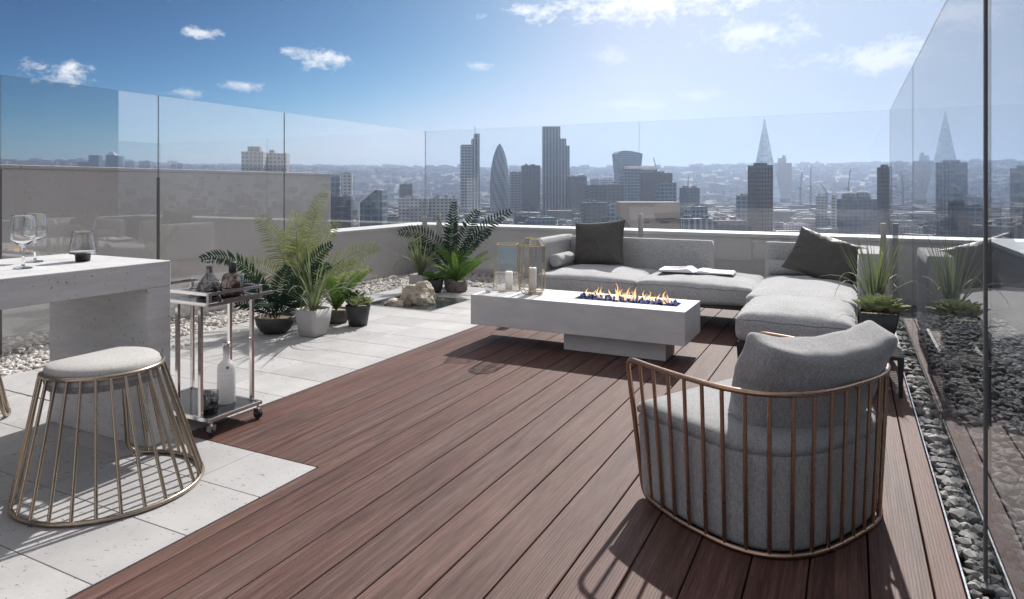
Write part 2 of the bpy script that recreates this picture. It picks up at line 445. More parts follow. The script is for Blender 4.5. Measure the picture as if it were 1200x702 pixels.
def tag(o, label=None, cat=None, group=None, kind=None):
    if label: o['label'] = label
    if cat: o['category'] = cat
    if group: o['group'] = group
    if kind: o['kind'] = kind
    return o
def thing(name, label, cat, loc=(0, 0, 0), rz=0., group=None):
    o = bpy.data.objects.new(name, None); COL.objects.link(o); o.empty_display_size = .1
    o.location = loc; o.rotation_euler = (0, 0, rz)
    return tag(o, label, cat, group)
def kids(o): return [c for c in bpy.data.objects if c.parent == o]
def dup(o, loc, rz, label, parent=None):
    c = o.copy(); COL.objects.link(c)
    if parent is None: c.location = loc; c.rotation_euler = (0, 0, rz); c['label'] = label
    else: c.parent = parent
    for ch in kids(o): dup(ch, None, None, None, c)
    return c
def struct(o): o['kind'] = 'structure'; return o

def rounded_box(w, d, h, r, n=12, crown=0., side=0., wr=0., seed=0., seam=None):
    """soft cushion: a rounded box with a crowned top, slightly full sides and creases; stands on z=0.
    seam: level (-1..1) of a piping line; returns (mesh, seam path)"""
    hw, hd, hh = w / 2, d / 2, h / 2
    def P(x, y, z):
        p = Vector((math.sin(x * PI / 2) * hw, math.sin(y * PI / 2) * hd, z * hh))
        q = Vector((max(-hw + r, min(hw - r, p.x)), max(-hd + r, min(hd - r, p.y)), max(-hh + r, min(hh - r, p.z))))
        dv = p - q
        if dv.length > 1e-9: p = q + dv.normalized() * r
        ux, uy = max(-1, min(1, p.x / hw)), max(-1, min(1, p.y / hd))
        if p.z > 0: p.z += crown * (1 - ux ** 4) * (1 - uy ** 4) * (p.z / hh) * (1 - .35 * (ux * ux + uy * uy))
        uz = p.z / hh
        if side:
            k = side * max(0, 1 - uz * uz)
            p.x += k * ux * (1 - uy * uy); p.y += k * uy * (1 - ux * ux)
        if wr:
            a = noise.noise(Vector((p.x * 5 + seed, p.y * 5, p.z * 3)))
            cr = abs(noise.noise(Vector((p.x * 4.2 + p.y * 2 + seed, p.y * 3.1 - p.x, p.z * 5 + seed)))) ** .6
            p += Vector((0, 0, 1)) * wr * (a + .6 * cr)
            p.y += wr * .8 * noise.noise(Vector((p.x * 11 + seed, p.z * 7, 3)))
            p.x += wr * .8 * noise.noise(Vector((p.y * 11 + seed, p.z * 7, 7)))
        p.z += hh
        return p
    bm = bmesh.new(); bmesh.ops.create_cube(bm, size=2)
    bmesh.ops.subdivide_edges(bm, edges=bm.edges[:], cuts=n, use_grid_fill=True)
    for v in bm.verts: v.co = P(*v.co)
    mb = MB(); bm.verts.ensure_lookup_table()
    mb.add([v.co.copy() for v in bm.verts], [[v.index for v in f.verts] for f in bm.faces], 0, True)
    bm.free()
    if seam is None: return mb
    N = 22; path = []
    for (ax, ay, bx, by) in ((-1, -1, 1, -1), (1, -1, 1, 1), (1, 1, -1, 1), (-1, 1, -1, -1)):
        for k in range(N): f = k / N; path.append(P(ax + (bx - ax) * f, ay + (by - ay) * f, seam))
    return mb, path

def pillow(w, h, t, n=28, seed=0., wr=.012, pinch=.07):
    """scatter cushion lying in the xy plane"""
    vs = []; fs = []
    for sgn in (1, -1):
        o = len(vs)
        for i in range(n + 1):
            for j in range(n + 1):
                x = -1 + 2 * i / n; y = -1 + 2 * j / n
                x = math.sin(x * PI / 2); y = math.sin(y * PI / 2)
                e = (max(0, 1 - x * x) * max(0, 1 - y * y)) ** .42
                px = x * (1 - pinch * (1 - y * y)) * w / 2; py = y * (1 - pinch * (1 - x * x)) * h / 2
                k = wr * noise.noise(Vector((px * 6 + seed, py * 6, sgn * 2.))) * (e ** .5) + wr * 1.2 * e ** .4 * noise.noise(Vector((math.atan2(py, px) * 4, seed, sgn)))
                vs.append((px, py, sgn * (e * t / 2) + k))
        for i in range(n):
            for j in range(n):
                a = o + i * (n + 1) + j; q = (a, a + n + 1, a + n + 2, a + 1)
                fs.append(q if sgn > 0 else tuple(reversed(q)))
    mb = MB(); mb.add(vs, fs, 0, True); return mb

# ================================================================== THE TERRACE
GX = -7.25; GY = 10.70; RX = 0.50          # planes of the left, back and right glass
PX = -7.45; PY = 10.95; QX = 1.70          # inner faces of the parapets
Y0 = -3.0                                   # near end of the terrace (behind the camera)
# body of the building below the terrace
mb = MB(); mb.box(PX - .55, QX + .5, Y0 - .5, PY + .6, -90, -.14)
struct(mb.build('building_base', 'render'))
# deck: single boards with open joints, one sheet of decking
mb = MB()
seams = [.07 - .2243 * k for k in range(0, 19)]
edges = [.410, .2965] + seams
for a, b in zip(edges[:-1], edges[1:]):
    x1, x0 = a - .0035, b + .0035
    if a < -3.85: break
    y0 = Y0 if b >= -2.70 else 2.925
    if b < -2.72 < a:
        mb.box(-2.715, x1, Y0, 9.5, -.03, 0.0); mb.box(x0, -2.7155, 2.925, 9.5, -.03, -.0)
        continue
    if x0 < -3.855: x0 = -3.855
    mb.box(x0, x1, y0, 9.5, -.03, 0.0)
struct(mb.build('decking', 'deck', bevel=.003, seg=1))
mb = MB(); mb.box(.4115, .419, Y0, 9.5, -.03, .004); struct(mb.build('deck_edging', 'chrome'))
mb = MB(); mb.box(-3.86, .408, Y0, 9.5, -.12, -.06); struct(mb.build('deck_void', 'rubber'))
# tiles
mb = MB(); g = .0022
xs = [-6.41 + .64 * k for k in range(-1, 7)]
ys = [1.646 + .4285 * k for k in range(-11, 19)]
def tile(x0, x1, y0, y1):
    if x1 - x0 > .02 and y1 - y0 > .02: mb.box(x0 + g, x1 - g, y0 + g, y1 - g, -.03, .001 + random.uniform(0, .0012))
PND = (-5.95, -4.83, 7.25, 8.25)
for i in range(len(xs) - 1):
    for j in range(len(ys) - 1):
        x0, x1, y0, y1 = xs[i], xs[i + 1], ys[j], ys[j + 1]
        x0 = max(x0, -6.41)
        lim = -2.722 if y1 <= 2.95 else -3.862
        if y0 < 2.92 < y1: y1 = 2.92
        x1 = min(x1, lim); y1 = min(y1, 9.45); y0 = max(y0, Y0)
        if y0 >= 9.45: continue
        # cut round the pond
        px0, px1, py0, py1 = PND
        if x1 > px0 and x0 < px1 and y1 > py0 and y0 < py1:
            if x0 < px0: tile(x0, px0, y0, y1)
            if x1 > px1: tile(px1, x1, y0, y1)
            cx0, cx1 = max(x0, px0), min(x1, px1)
            if y0 < py0: tile(cx0, cx1, y0, py0)
            if y1 > py1: tile(cx0, cx1, py1, y1)
            continue
        tile(x0, x1, y0, y1)
struct(mb.build('paving', 'tile', bevel=.0015, seg=1))
mb = MB(); mb.box(-6.43, -3.87, Y0, 9.5, -.14, -.045); mb.box(-3.868, -2.73, Y0, 2.915, -.14, -.047)
struct(mb.build('paving_bed', 'soilbed'))

# ------------------------------------------------------------------ gravel beds
def gravel(name, areas, size, dens, matname, seed):
    rnd = random.Random(seed)
    t = (1 + 5 ** .5) / 2
    ico = [Vector(p).normalized() for p in ((-1, t, 0), (1, t, 0), (-1, -t, 0), (1, -t, 0), (0, -1, t), (0, 1, t), (0, -1, -t), (0, 1, -t), (t, 0, -1), (t, 0, 1), (-t, 0, -1), (-t, 0, 1))]
    fc = [(0, 11, 5), (0, 5, 1), (0, 1, 7), (0, 7, 10), (0, 10, 11), (1, 5, 9), (5, 11, 4), (11, 10, 2), (10, 7, 6), (7, 1, 8), (3, 9, 4), (3, 4, 2), (3, 2, 6), (3, 6, 8), (3, 8, 9), (4, 9, 5), (2, 4, 11), (6, 2, 10), (8, 6, 7), (9, 8, 1)]
    mb = MB()
    for (x0, x1, y0, y1, zb, k) in areas:
        n = int((x1 - x0) * (y1 - y0) * dens * k)
        for _ in range(n):
            s_ = size * rnd.uniform(.6, 1.35)
            c = Vector((rnd.uniform(x0 + .01, x1 - .01), rnd.uniform(y0 + .01, y1 - .01), zb + rnd.uniform(-.012, .03)))
            rot = Matrix.Rotation(rnd.uniform(0, 6.28), 3, 'Z') @ Matrix.Rotation(rnd.uniform(-.7, .7), 3, 'X')
            sx, sy, sz = rnd.uniform(.7, 1.3), rnd.uniform(.55, 1.), rnd.uniform(.4, .75)
            vs = []
            for p in ico:
                q = Vector((p.x * sx, p.y * sy, p.z * sz)) * s_ * rnd.uniform(.78, 1.14)
                vs.append(c + rot @ q)
            for q in vs:
                q.x = max(x0 + .002, min(x1 - .002, q.x))
            mb.add(vs, fc, 0, False)
    o = mb.build(name, matname); o['kind'] = 'stuff'; return o
o = gravel('gravel', [(PX, -6.415, 1.0, PY, -.035, 1.), (-6.415, -3.4, 9.46, PY, -.035, 1.)], .036, 900, 'gravel', 3)
tag(o, 'pale angular gravel filling the strip below the left and far parapets', 'gravel')
o = gravel('gravel', [(.422, QX, 1.8, 4.6, -.035, 1.), (.422, QX, 4.6, PY, -.035, .8)], .042, 720, 'darkgravel', 5)
tag(o, 'grey broken stone gravel along the right edge of the deck', 'gravel')
mb = MB(); mb.box(PX, -6.415, Y0, PY, -.13, -.05); mb.box(-6.4149, QX, 9.505, PY, -.13, -.051); mb.box(.42, QX, Y0, 9.504, -.13, -.0505)
struct(mb.build('gravel_bed', 'soilbed'))

# ------------------------------------------------------------------ parapets
def parapet(label, boxes, copings, name='parapet_wall'):
    t = thing(name, label, 'wall')
    mb = MB(); [mb.box(*b) for b in boxes]; mb.build('wall_body', 'screenrender' if name == 'screen_wall' else 'render', t, bevel=.006)
    if copings:
        mb = MB()
        for (a0, a1, b0, b1, c0, c1) in copings:
            alongx = (a1 - a0) > (b1 - b0); L = (a1 - a0) if alongx else (b1 - b0); n = max(1, round(L / 2.4))
            for k in range(n):
                if alongx: mb.box(a0 + L * k / n + .003, a0 + L * (k + 1) / n - .003, b0, b1, c0, c1)
                else: mb.box(a0, a1, b0 + L * k / n + .003, b0 + L * (k + 1) / n - .003, c0, c1)
        mb.build('coping', 'coping', t, bevel=.005)
    return t
parapet('tall grey rendered screen wall on the left, reaching eye level behind the bar', [(PX - .3, PX, Y0, 8.30, -.13, 1.79)], [(PX - .315, PX + .012, Y0, 8.312, 1.79, 1.83)], 'screen_wall')
parapet('short low parapet with white coping between the tall screen wall and the far left corner', [(PX - .55, PX, 8.302, PY + .6, -.13, .83)], [(PX - .57, PX + .02, 8.314, PY + .62, .83, .885)])
parapet('long far parapet with white coping running behind the sofa', [(PX + .002, QX + .55, PY, PY + .6, -.13, .83)], [(PX + .022, -.52, PY - .02, PY + .62, .83, .885), (-.51, QX + .57, PY - .02, PY + .62, .83, .885)])
parapet('low parapet with white coping along the right hand gravel strip', [(QX, QX + .5, Y0, PY - .002, -.13, .83)], [(QX - .02, QX + .52, Y0, PY - .022, .83, .885)])
parapet('low parapet closing the near side of the terrace', [(PX, QX - .002, Y0 - .3, Y0 - .002, -.13, .83)], [(PX, QX - .022, Y0 - .32, Y0 + .02, .83, .885)])

# ------------------------------------------------------------------ glass balustrade
TOP = 2.68; TH = .012
def panel(label, x0, y0, x1, y1, post=None, pm='pane', joint=None, zb=-.06):
    t = thing('glass_panel', label, 'glass panel', ((x0 + x1) / 2, (y0 + y1) / 2, 0), group='glass balustrade panels')
    cx, cy = (x0 + x1) / 2, (y0 + y1) / 2
    mb = MB()
    if abs(x1 - x0) > abs(y1 - y0):
        hx = abs(x1 - x0) / 2 - .006; mb.box(-hx, hx, -TH / 2, TH / 2, zb, TOP)
        for q in (0, 1, 3, 5): mb.mi[q] = 1
        mb.mi[0] = 1; mb.mi[1] = 1
    else:
        hy = abs(y1 - y0) / 2 - .006; mb.box(-TH / 2, TH / 2, -hy, hy, zb, TOP)
        for q in (0, 1, 2, 4): mb.mi[q] = 1
    mb.build('pane', [pm, 'edge'], t)
    if joint:
        jx, jy, z0, z1 = joint; m2 = MB(); m2.box(jx - cx - .012, jx - cx + .012, jy - cy - .012, jy - cy + .012, z0, z1); m2.build('gasket', 'gasket', t)
    for (pxx, pyy, z1) in (post or []):
        m2 = MB(); m2.box(pxx - cx - .035, pxx - cx + .035, pyy - cy - .035, pyy - cy + .035, -.06, z1); m2.build('post', 'greypot', t, bevel=.004)
    return t
panel('near left glass panel ending at a pale edge above the bar', GX, .1, GX, 3.51, joint=(GX, 3.51, 0, 1.78), pm='leftpane')
panel('left glass panel standing behind the two wine glasses', GX, 3.51, GX, 5.15, joint=(GX, 5.15, 0, 1.72), pm='leftpane')
panel('left glass panel standing behind the bar cart and the bowl of dark fronds', GX, 5.15, GX, 7.11, pm='leftpane')
panel('left glass panel next to the far left corner', GX, 7.11, GX, GY - .01, post=[(GX + .06, GY - .12, 1.05)], pm='leftpane')
panel('far glass panel between the far left corner and the middle joint', GX, GY, -3.07, GY, post=[(GX + .25, GY + .08, 1.1), (-3.07, GY + .08, 1.17)])
panel('far glass panel between the middle joint and the right hand corner', -3.07, GY, RX, GY, post=[(RX - .08, GY + .08, 1.1)])
panel('right glass panel by the sofa corner and the potted grasses', RX, 6.91, RX, GY - .01, pm='sidepane')
panel('right glass panel beside the slatted side table', RX, 3.31, RX, 6.91, pm='sidepane', joint=(RX, 6.91, 0, 0.05))
panel('nearest right glass panel at the picture edge, close to the camera', RX, .6, RX, 3.31, pm='sidepane', joint=(RX, 3.31, -.05, TOP - .01))

# ------------------------------------------------------------------ bar
BX0, BX1, BYE = -4.88, -3.84, 2.815
t = thing('bar_counter', 'pale cast stone bar with thick top and slab legs', 'bar', ((BX0 + BX1) / 2, 1.6, 0))
cx, cy = (BX0 + BX1) / 2, 1.6
mb = MB(); mb.box(BX0 - cx, BX1 - cx, .35 - cy, BYE - cy, .981, 1.14); mb.build('countertop', 'bar', t, bevel=.005)
mb = MB(); mb.box(BX0 - cx, BX1 - cx - .001, BYE - .155 - cy, BYE - cy - .001, 0.003, .9805); mb.build('leg', 'bar', t, bevel=.004)
mb = MB(); mb.box(BX0 - cx, BX1 - cx - .001, .351 - cy, .505 - cy, 0.003, .9805); mb.build('leg', 'bar', t, bevel=.004)

# ------------------------------------------------------------------ wire seats
def dpath(r, chord, n=40):
    a = math.acos(max(-1, min(1, chord / r)))
    return [(r * math.cos(x), r * math.sin(x)) for x in [-a + 2 * a * i / n for i in range(n + 1)]]
def resample(pts, n, ends=True):
    L = [0]
    for a, b in zip(pts[:-1], pts[1:]): L.append(L[-1] + (Vector(b) - Vector(a)).length)
    out = []
    for k in range(n):
        s_ = L[-1] * (k / (n - 1) if ends else (k + .5) / n)
        for i in range(len(L) - 1):
            if L[i + 1] >= s_ - 1e-9:
                f = (s_ - L[i]) / max(1e-9, L[i + 1] - L[i])
                out.append(Vector(pts[i]).lerp(Vector(pts[i + 1]), f)); break
    return out
def fillet_loop(top, bot, z1, z0, rc=.05):
    """closed wire: along the top curve, down, back along the bottom curve, up - with rounded corners"""
    T = [Vector((p[0], p[1], z1)) for p in top]; B = [Vector((p[0], p[1], z0)) for p in bot]
    loop = T + B[::-1]
    n1 = len(T)
    corners = [0, n1 - 1, n1, 2 * n1 - 1]
    out = []
    N = len(loop)
    for i, p in enumerate(loop):
        if i not in corners: 
            # drop points too close to a corner
            if any((p - loop[c]).length < rc for c in corners): continue
            out.append(p); continue
        # previous / next directions
        a = loop[(i - 1) % N]; b = loop[(i + 1) % N]
        j = i; 
        # direction along curve side: walk until distance > rc
        def walk(step):
            k = i; 
            while True:
                k2 = (k + step) % N
                if (loop[k2] - p).length >= rc or k2 in corners: 
                    return (loop[k2] - p).normalized()
                k = k2
        A = p + walk(-1) * rc; C = p + walk(1) * rc
        for q in range(7):
            f = q / 6
            out.append(A * (1 - f) ** 2 + p * 2 * f * (1 - f) + C * f ** 2)
    return out

def make_stool(label, loc, rz):
    t = thing('bar_stool', label, 'bar stool', loc, rz, 'wire bar stools')
    zt, zb = .64, .014
    top = [(p[0] - .07, p[1]) for p in dpath(.285, -.185)]; bot = dpath(.44, -.32)
    MB().tube(fillet_loop(top, bot, zt, zb, .085), .0125, 8, True).build('wire_frame', 'brass', t)
    tp = resample([Vector((*p, zt)) for p in top], 21); bp = resample([Vector((*p, zb)) for p in bot], 21)
    for a, b in list(zip(tp, bp))[1:-1]:
        MB().tube([a, b], .0088, 8).build('rod', 'brass', t)
    def dsh(r, ch, n=36): return [(p[0] - .06, p[1]) for p in dpath(r, ch, n)]
    # cushion: D-shaped pad with a soft crown
    mb = MB(); rings = [(.262, .565), (.268, .60), (.270, .645), (.262, .668), (.245, .682), (.19, .694), (.10, .70), (.02, .702)]
    vs = []; n = 44
    for r, z in rings:
        d = [(p[0] - .07, p[1]) for p in dpath(.275, -.18, 31)]
        # close the chord with extra points
        ch = [(d[-1][0], d[-1][1] + (d[0][1] - d[-1][1]) * k / 13) for k in range(1, 13)]
        poly = d + ch; k = r / .27; cxx = -.04
        for x, y in poly: vs.append((cxx + (x - cxx) * k, y * k, z))
    n = len(poly); fs = [tuple(reversed(range(n)))]
    for i in range(len(rings) - 1):
        for j in range(n): fs.append((i * n + j, i * n + (j + 1) % n, (i + 1) * n + (j + 1) % n, (i + 1) * n + j))
    fs.append(tuple(range((len(rings) - 1) * n, len(rings) * n)))
    mb.add(vs, fs, 0, True)
    for k in range(n * 1 + 1): mb.mi[k] = 1
    mb.build('seat', ['stoolfab', 'skirtfab'], t)
    return t
make_stool('wire bar stool with a pale half moon seat in front of the bar', (-3.53, 2.24, 0.001), 0)
# the stool on the other side of the bar is a copy turned round
dup([o for o in bpy.data.objects if o.name == 'bar_stool'][0], (-5.515, 2.24, 0.001), PI, 'wire bar stool behind the bar, cut by the left picture edge')

# ------------------------------------------------------------------ armchair
def horseshoe(w, back, front, c, n=30, e=2.8, tap=.035):
    pts = []
    m = 12
    for k in range(m): pts.append((front + (c - front) * k / m, w - tap * (1 - k / m) ** 2))
    for k in range(n + 1):
        a = PI / 2 + PI * k / n
        ca, sa = math.cos(a), math.sin(a)
        pts.append((c + (back + c) * (-1) * abs(ca) ** (2 / e), w * math.copysign(abs(sa) ** (2 / e), sa)))
    for k in range(1, m + 1): pts.append((c + (front - c) * k / m, -w + tap * (k / m) ** 2))
    return pts
CH = thing('armchair', 'tub armchair with copper rods and grey cushions, seen from behind', 'armchair', (-.369, 3.615, 0.001), math.atan2(.48, -.88))
top = horseshoe(.575, .465, .455, .02); bot = horseshoe(.535, .435, .42, .02, tap=.08)
MB().tube(fillet_loop(top, bot, 0.72, .014, .06), .013, 8, True).build('wire_frame', 'copper', CH)
tp = resample([Vector((*p, .72)) for p in top], 27); bp = resample([Vector((*p, .014)) for p in bot], 27)
for a, b in list(zip(tp, bp))[1:-1]:
    MB().tube([a, b], .0092, 8).build('rod', 'copper', CH)
# upholstered tub
def tub(prof, front_in, nm, matn, crown=0., wr=.004):
    vs = []; fs = []
    for k, (w, b, f, z) in enumerate(prof):
        hp = horseshoe(w, b, f, .02, 30)
        fr = [(f, (-w + .035) + 2 * (w - .035) * q / 16) for q in range(1, 16)]
        poly = hp + fr; n = len(poly)
        for (x, y) in poly:
            q = Vector((x, y, z)); q += Vector((x, y, 0)).normalized() * wr * noise.noise(Vector((x * 7, y * 7, z * 5)))
            vs.append(q)
    for i in range(len(prof) - 1):
        for j in range(n): fs.append((i * n + j, i * n + (j + 1) % n, (i + 1) * n + (j + 1) % n, (i + 1) * n + j))
    fs.append(tuple(reversed(range(n)))); fs.append(tuple(range((len(prof) - 1) * n, len(prof) * n)))
    mb = MB(); mb.add(vs, fs, 0, True); return mb.build(nm, matn, CH)
P0 = [(.505, .405, .40, .018), (.512, .412, .405, .04)]
for k in range(1, 8):
    z = .07 + k * .05; f = z / .72
    P0.append((.512 + .035 * f, .412 + .028 * f, .405 + .02 * f, z))
w, b, f, z = P0[-1]
P0 += [(w - .004, b - .004, f - .004, .435), (w - .012, b - .012, f - .012, .438), (w - .012, b - .012, f - .012, .440), (w, b, f + .008, .444), (w, b, f + .012, .47), (w - .012, b - .01, f, .495), (w - .05, b - .05, f - .04, .508), (w - .14, b - .13, f - .14, .518), (w - .3, b - .3, f - .3, .524), (.03, .02, .06, .526)]
tub(P0, 0, 'seat_cushion', 'chairfab')
# back cushion, leaning on the rail
mb = rounded_box(.80, .20, .46, .045, 26, .0, .035, .012, 4.)
vs = []
for p in mb.v:
    x, y, z = p
    y2 = y + (x * x) * (.62 - .6 * z) - .012 * abs(noise.noise(Vector((x * 11, z * 7, 1.))))       # bend round the tub
    vs.append((x * (.87 + .26 * z), y2, z + .035 * (abs(x) / .44) ** 3 * (1 if z > .22 else -.3)))
mb.v = vs
bk = mb.build('back_cushion', 'chairfab', CH)
bk.location = (-.222, .012, .45); bk.rotation_euler = (R(18), R(0), R(-102)); 

# ------------------------------------------------------------------ fire table
FX0, FX1, FY0, FY1 = -3.49, -1.30, 5.97, 6.65
FT = thing('fire_table', 'low pale concrete fire table with burning gas trough', 'fire table', ((FX0 + FX1) / 2, (FY0 + FY1) / 2, 0))
cx, cy = FT.location.x, FT.location.y
TX0, TX1, TY0, TY1 = -2.46 - cx, -1.43 - cx, 6.215 - cy, 6.455 - cy
x0, x1, y0, y1 = FX0 - cx, FX1 - cx, FY0 - cy, FY1 - cy
mb = MB()
zt, zb = .50, .197
O = [(x0, y0), (x1, y0), (x1, y1), (x0, y1)]; I = [(TX0, TY0), (TX1, TY0), (TX1, TY1), (TX0, TY1)]
vs = [(*p, zb) for p in O] + [(*p, zt) for p in O] + [(*p, zt) for p in I] + [(*p, zt - .07) for p in I]
fs = [(3, 2, 1, 0)]
for i in range(4):
    j = (i + 1) % 4
    fs += [(i, j, 4 + j, 4 + i), (4 + i, 4 + j, 8 + j, 8 + i), (8 + i, 8 + j, 12 + j, 12 + i)]
fs.append((12, 13, 14, 15))
mb.add(vs, fs); mb.build('tabletop', 'pit', FT, bevel=.004)
mb = MB(); mb.box(-2.53 - cx, -1.515 - cx, 6.15 - cy, 6.50 - cy, 0.001, .1965); mb.build('plinth', 'pit', FT, bevel=.004)
mb = MB(); mb.box(TX0 + .001, TX1 - .001, TY0 + .001, TY1 - .001, zt - .068, zt - .055); mb.build('burner_tray', 'black', FT)
rnd = random.Random(2); mb = MB()
for k in range(520):
    c = Vector((rnd.uniform(TX0 + .02, TX1 - .02), rnd.uniform(TY0 + .02, TY1 - .02), zt - .045 + rnd.uniform(.01, .075)))
    if abs(c.y - (TY0 + TY1) / 2) > .07: c.z -= .02
    s_ = rnd.uniform(.011, .022)
    d = [Vector((rnd.uniform(-1, 1), rnd.uniform(-1, 1), rnd.uniform(-1, 1))).normalized() * s_ for _ in range(2)]
    vs = [c + Vector(q) * s_ * rnd.uniform(.7, 1.2) for q in ((1, 0, 0), (-1, 0, 0), (0, 1, 0), (0, -1, 0), (0, 0, 1), (0, 0, -1))]
    mb.add(vs, [(0, 2, 4), (2, 1, 4), (1, 3, 4), (3, 0, 4), (2, 0, 5), (1, 2, 5), (3, 1, 5), (0, 3, 5)])
o = mb.build('fire_glass', 'fireglass', FT); o['kind'] = 'stuff'
# flames: curling licks, each group of licks one flame
rnd = random.Random(11)
hs = [.10, .07, .13, .09, .14, .08, .11, .06, .20, .12, .08, .15, .10, .16, .07, .13, .12, .06, .10, .05, .14, .12]
for k, hgt in enumerate(hs):
    fx = TX0 + .10 + (TX1 - TX0 - .2) * k / (len(hs) - 1) + rnd.uniform(-.018, .018); fy = (TY0 + TY1) / 2 + rnd.uniform(-.03, .03)
    mb = MB()
    for q in range(3):
        hh = hgt * .85 * (1 if q == 0 else rnd.uniform(.45, .75)); bx = rnd.uniform(-.028, .028) if q else 0; by = rnd.uniform(-.02, .02)
        ph = rnd.uniform(0, 6); amp = rnd.uniform(.008, .028); fw_ = rnd.uniform(.007, .015)
        pts = []; rr = []
        for s_ in range(9):
            f = s_ / 8
            pts.append((bx + amp * math.sin(ph + f * 4.2) * f, by + amp * .6 * math.cos(ph + f * 3.5) * f, f * hh))
            rr.append(max(.0006, fw_ * (1 - f) ** .8 * (1 + .25 * math.sin(f * 9 + ph)) * (.7 + .6 * f * (1 - f) * 2)))
        mb.tube(pts, rr, 8, caps=False)
    mb.build('flame', 'flame', FT, loc=(fx, fy, zt + .005))

# ------------------------------------------------------------------ lanterns and candles
def pillar_candle(label, loc, r, h):
    t = thing('candle', label, 'candle', loc)
    mb = MB(); mb.lathe([(0, 0), (r, 0), (r, h - .006), (r - .006, h), (r * .5, h - .006), (0, h - .008)], 24); mb.build('wax', 'wax', t)
    MB().tube([(0, 0, h - .008), (.002, 0, h + .014)], .0018, 6).build('wick', 'black', t)
def lantern(label, loc, rz, levels, n, wire=.005):
    t = thing('lantern', label, 'lantern', loc, rz)
    rings = [[Vector((r * math.cos(2 * PI * (j + .5) / n), r * math.sin(2 * PI * (j + .5) / n), z)) for j in range(n)] for r, z in levels]
    mb = MB()
    for rg in rings:
        for j in range(n): mb.tube([rg[j], rg[(j + 1) % n]], wire, 6)
    for a, b in zip(rings[:-1], rings[1:]):
        for j in range(n): mb.tube([a[j], b[j]], wire, 6)
    mb.build('wire_frame', 'gold', t)
    mb = MB()
    for a, b in zip(rings[:-1], rings[1:]):
        for j in range(n): mb.add([a[j], a[(j + 1) % n], b[(j + 1) % n], b[j]], [(0, 1, 2, 3)])
    mb.build('glass_side', 'lanternglass', t)
    mb = MB(); mb.prism([(p.x * .98, p.y * .98) for p in rings[0]], .004, .010); mb.build('base_plate', 'gold', t)
    return t
lantern('tall six sided brass and glass lantern with a faceted top', (-2.94, 6.30, .5015), R(10), [(.10, 0), (.135, .05), (.135, .50), (.075, .575)], 6)
pillar_candle('tall white pillar candle inside the six sided lantern', (-2.94, 6.30, .513), .042, .26)
lantern('square tapering brass and glass lantern at the left end of the fire table', (-3.31, 6.46, .5015), R(20), [(.20, 0), (.15, .49)], 4)
pillar_candle('shorter white pillar candle inside the square lantern', (-3.29, 6.45, .513), .04, .185)
t = thing('votive_holder', 'tiny faceted glass votive holder at the left tip of the fire table', 'candle holder', (-3.39, 6.17, .501))
mb = MB(); mb.lathe([(0, 0.002), (.03, 0.002), (.042, .03), (.036, .062), (.034, .062), (.039, .03), (.028, .008), (0, .008)], 8, smooth=False); mb.build('cup', 'smallglass', t)
mb = MB(); mb.lathe([(0, .009), (.024, .009), (.024, .03), (0, .03)], 12); mb.build('tealight', 'wax', t)

# ------------------------------------------------------------------ sofas
def seat_block(t, x0, x1, y0, y1, z0, z1, crown, seed, matn='sofa', name='seat_cushion', r=.05):
    mb, path = rounded_box(x1 - x0 - .004, y1 - y0 - .004, z1 - z0, r, 26, crown, .022, .012, seed, .62)
    o = mb.build(name, matn, t); o.location = ((x0 + x1) / 2 - t.location.x, (y0 + y1) / 2 - t.location.y, z0)
    MB().tube(path, .0045, 6, True).build('piping', 'piping', o)
    return o
def back_block(t, x0, x1, y0, y1, z0, z1, name='backrest'):
    mb = rounded_box(x1 - x0, y1 - y0, z1 - z0, .022, 8, 0, .004, .002, x0)
    o = mb.build(name, 'sofa', t); o.location = ((x0 + x1) / 2 - t.location.x, (y0 + y1) / 2 - t.location.y, z0); return o
def sofa_frame(t, x0, x1, y0, y1, z1=.30, legs=True):
    lx, ly = t.location.x, t.location.y
    mb = MB(); mb.box(x0 - lx, x1 - lx, y0 - ly, y1 - ly, z1 - .045, z1 - .001); mb.build('frame', 'black', t, bevel=.004)
    for (x, y) in ((x0 + .03, y0 + .03), (x1 - .03, y0 + .03), (x0 + .03, y1 - .03), (x1 - .03, y1 - .03)):
        mb = MB(); mb.prism([(x - lx - .014, y - ly - .014), (x - lx + .014, y - ly - .014), (x - lx + .014, y - ly + .014), (x - lx - .014, y - ly + .014)], .001, z1 - .045, 0,
                            [(x - lx - .028, y - ly - .028), (x - lx + .028, y - ly - .028), (x - lx + .028, y - ly + .028), (x - lx - .028, y - ly + .028)])
        mb.build('leg', 'black', t)
SY0, SY1 = 7.60, 8.75
SF = thing('sofa', 'long grey woven sofa section along the far parapet with low back panel', 'sofa', (-2.2, 8.2, 0))
sofa_frame(SF, -3.52, -.95, SY0 + .06, SY1 + .10)
seat_block(SF, -3.50, -2.23, SY0, SY1, .30, .52, .065, 1.); seat_block(SF, -2.23, -.935, SY0, SY1, .30, .52, .065, 2.)
back_block(SF, -3.50, -1.56, SY1 + .005, SY1 + .125, .30, .925)
back_block(SF, -3.64, -3.505, 7.72, SY1 + .125, .30, .945, 'armrest')
CS = thing('chaise', 'grey chaise section with two cushions in a row and a high right arm', 'sofa', (-.4, 7.3, 0))
sofa_frame(CS, -.855, .02, 5.90, SY1 + .10)
seat_block(CS, -.87, .035, 5.88, 6.96, .30, .535, .075, 3., r=.075); seat_block(CS, -.93, .06, 6.965, SY1, .30, .53, .065, 5., r=.06)
back_block(CS, -.93, .065, SY1 + .005, SY1 + .125, .30, .935)
back_block(CS, .075, .31, 7.75, SY1 + .125, .05, .925, 'armrest')

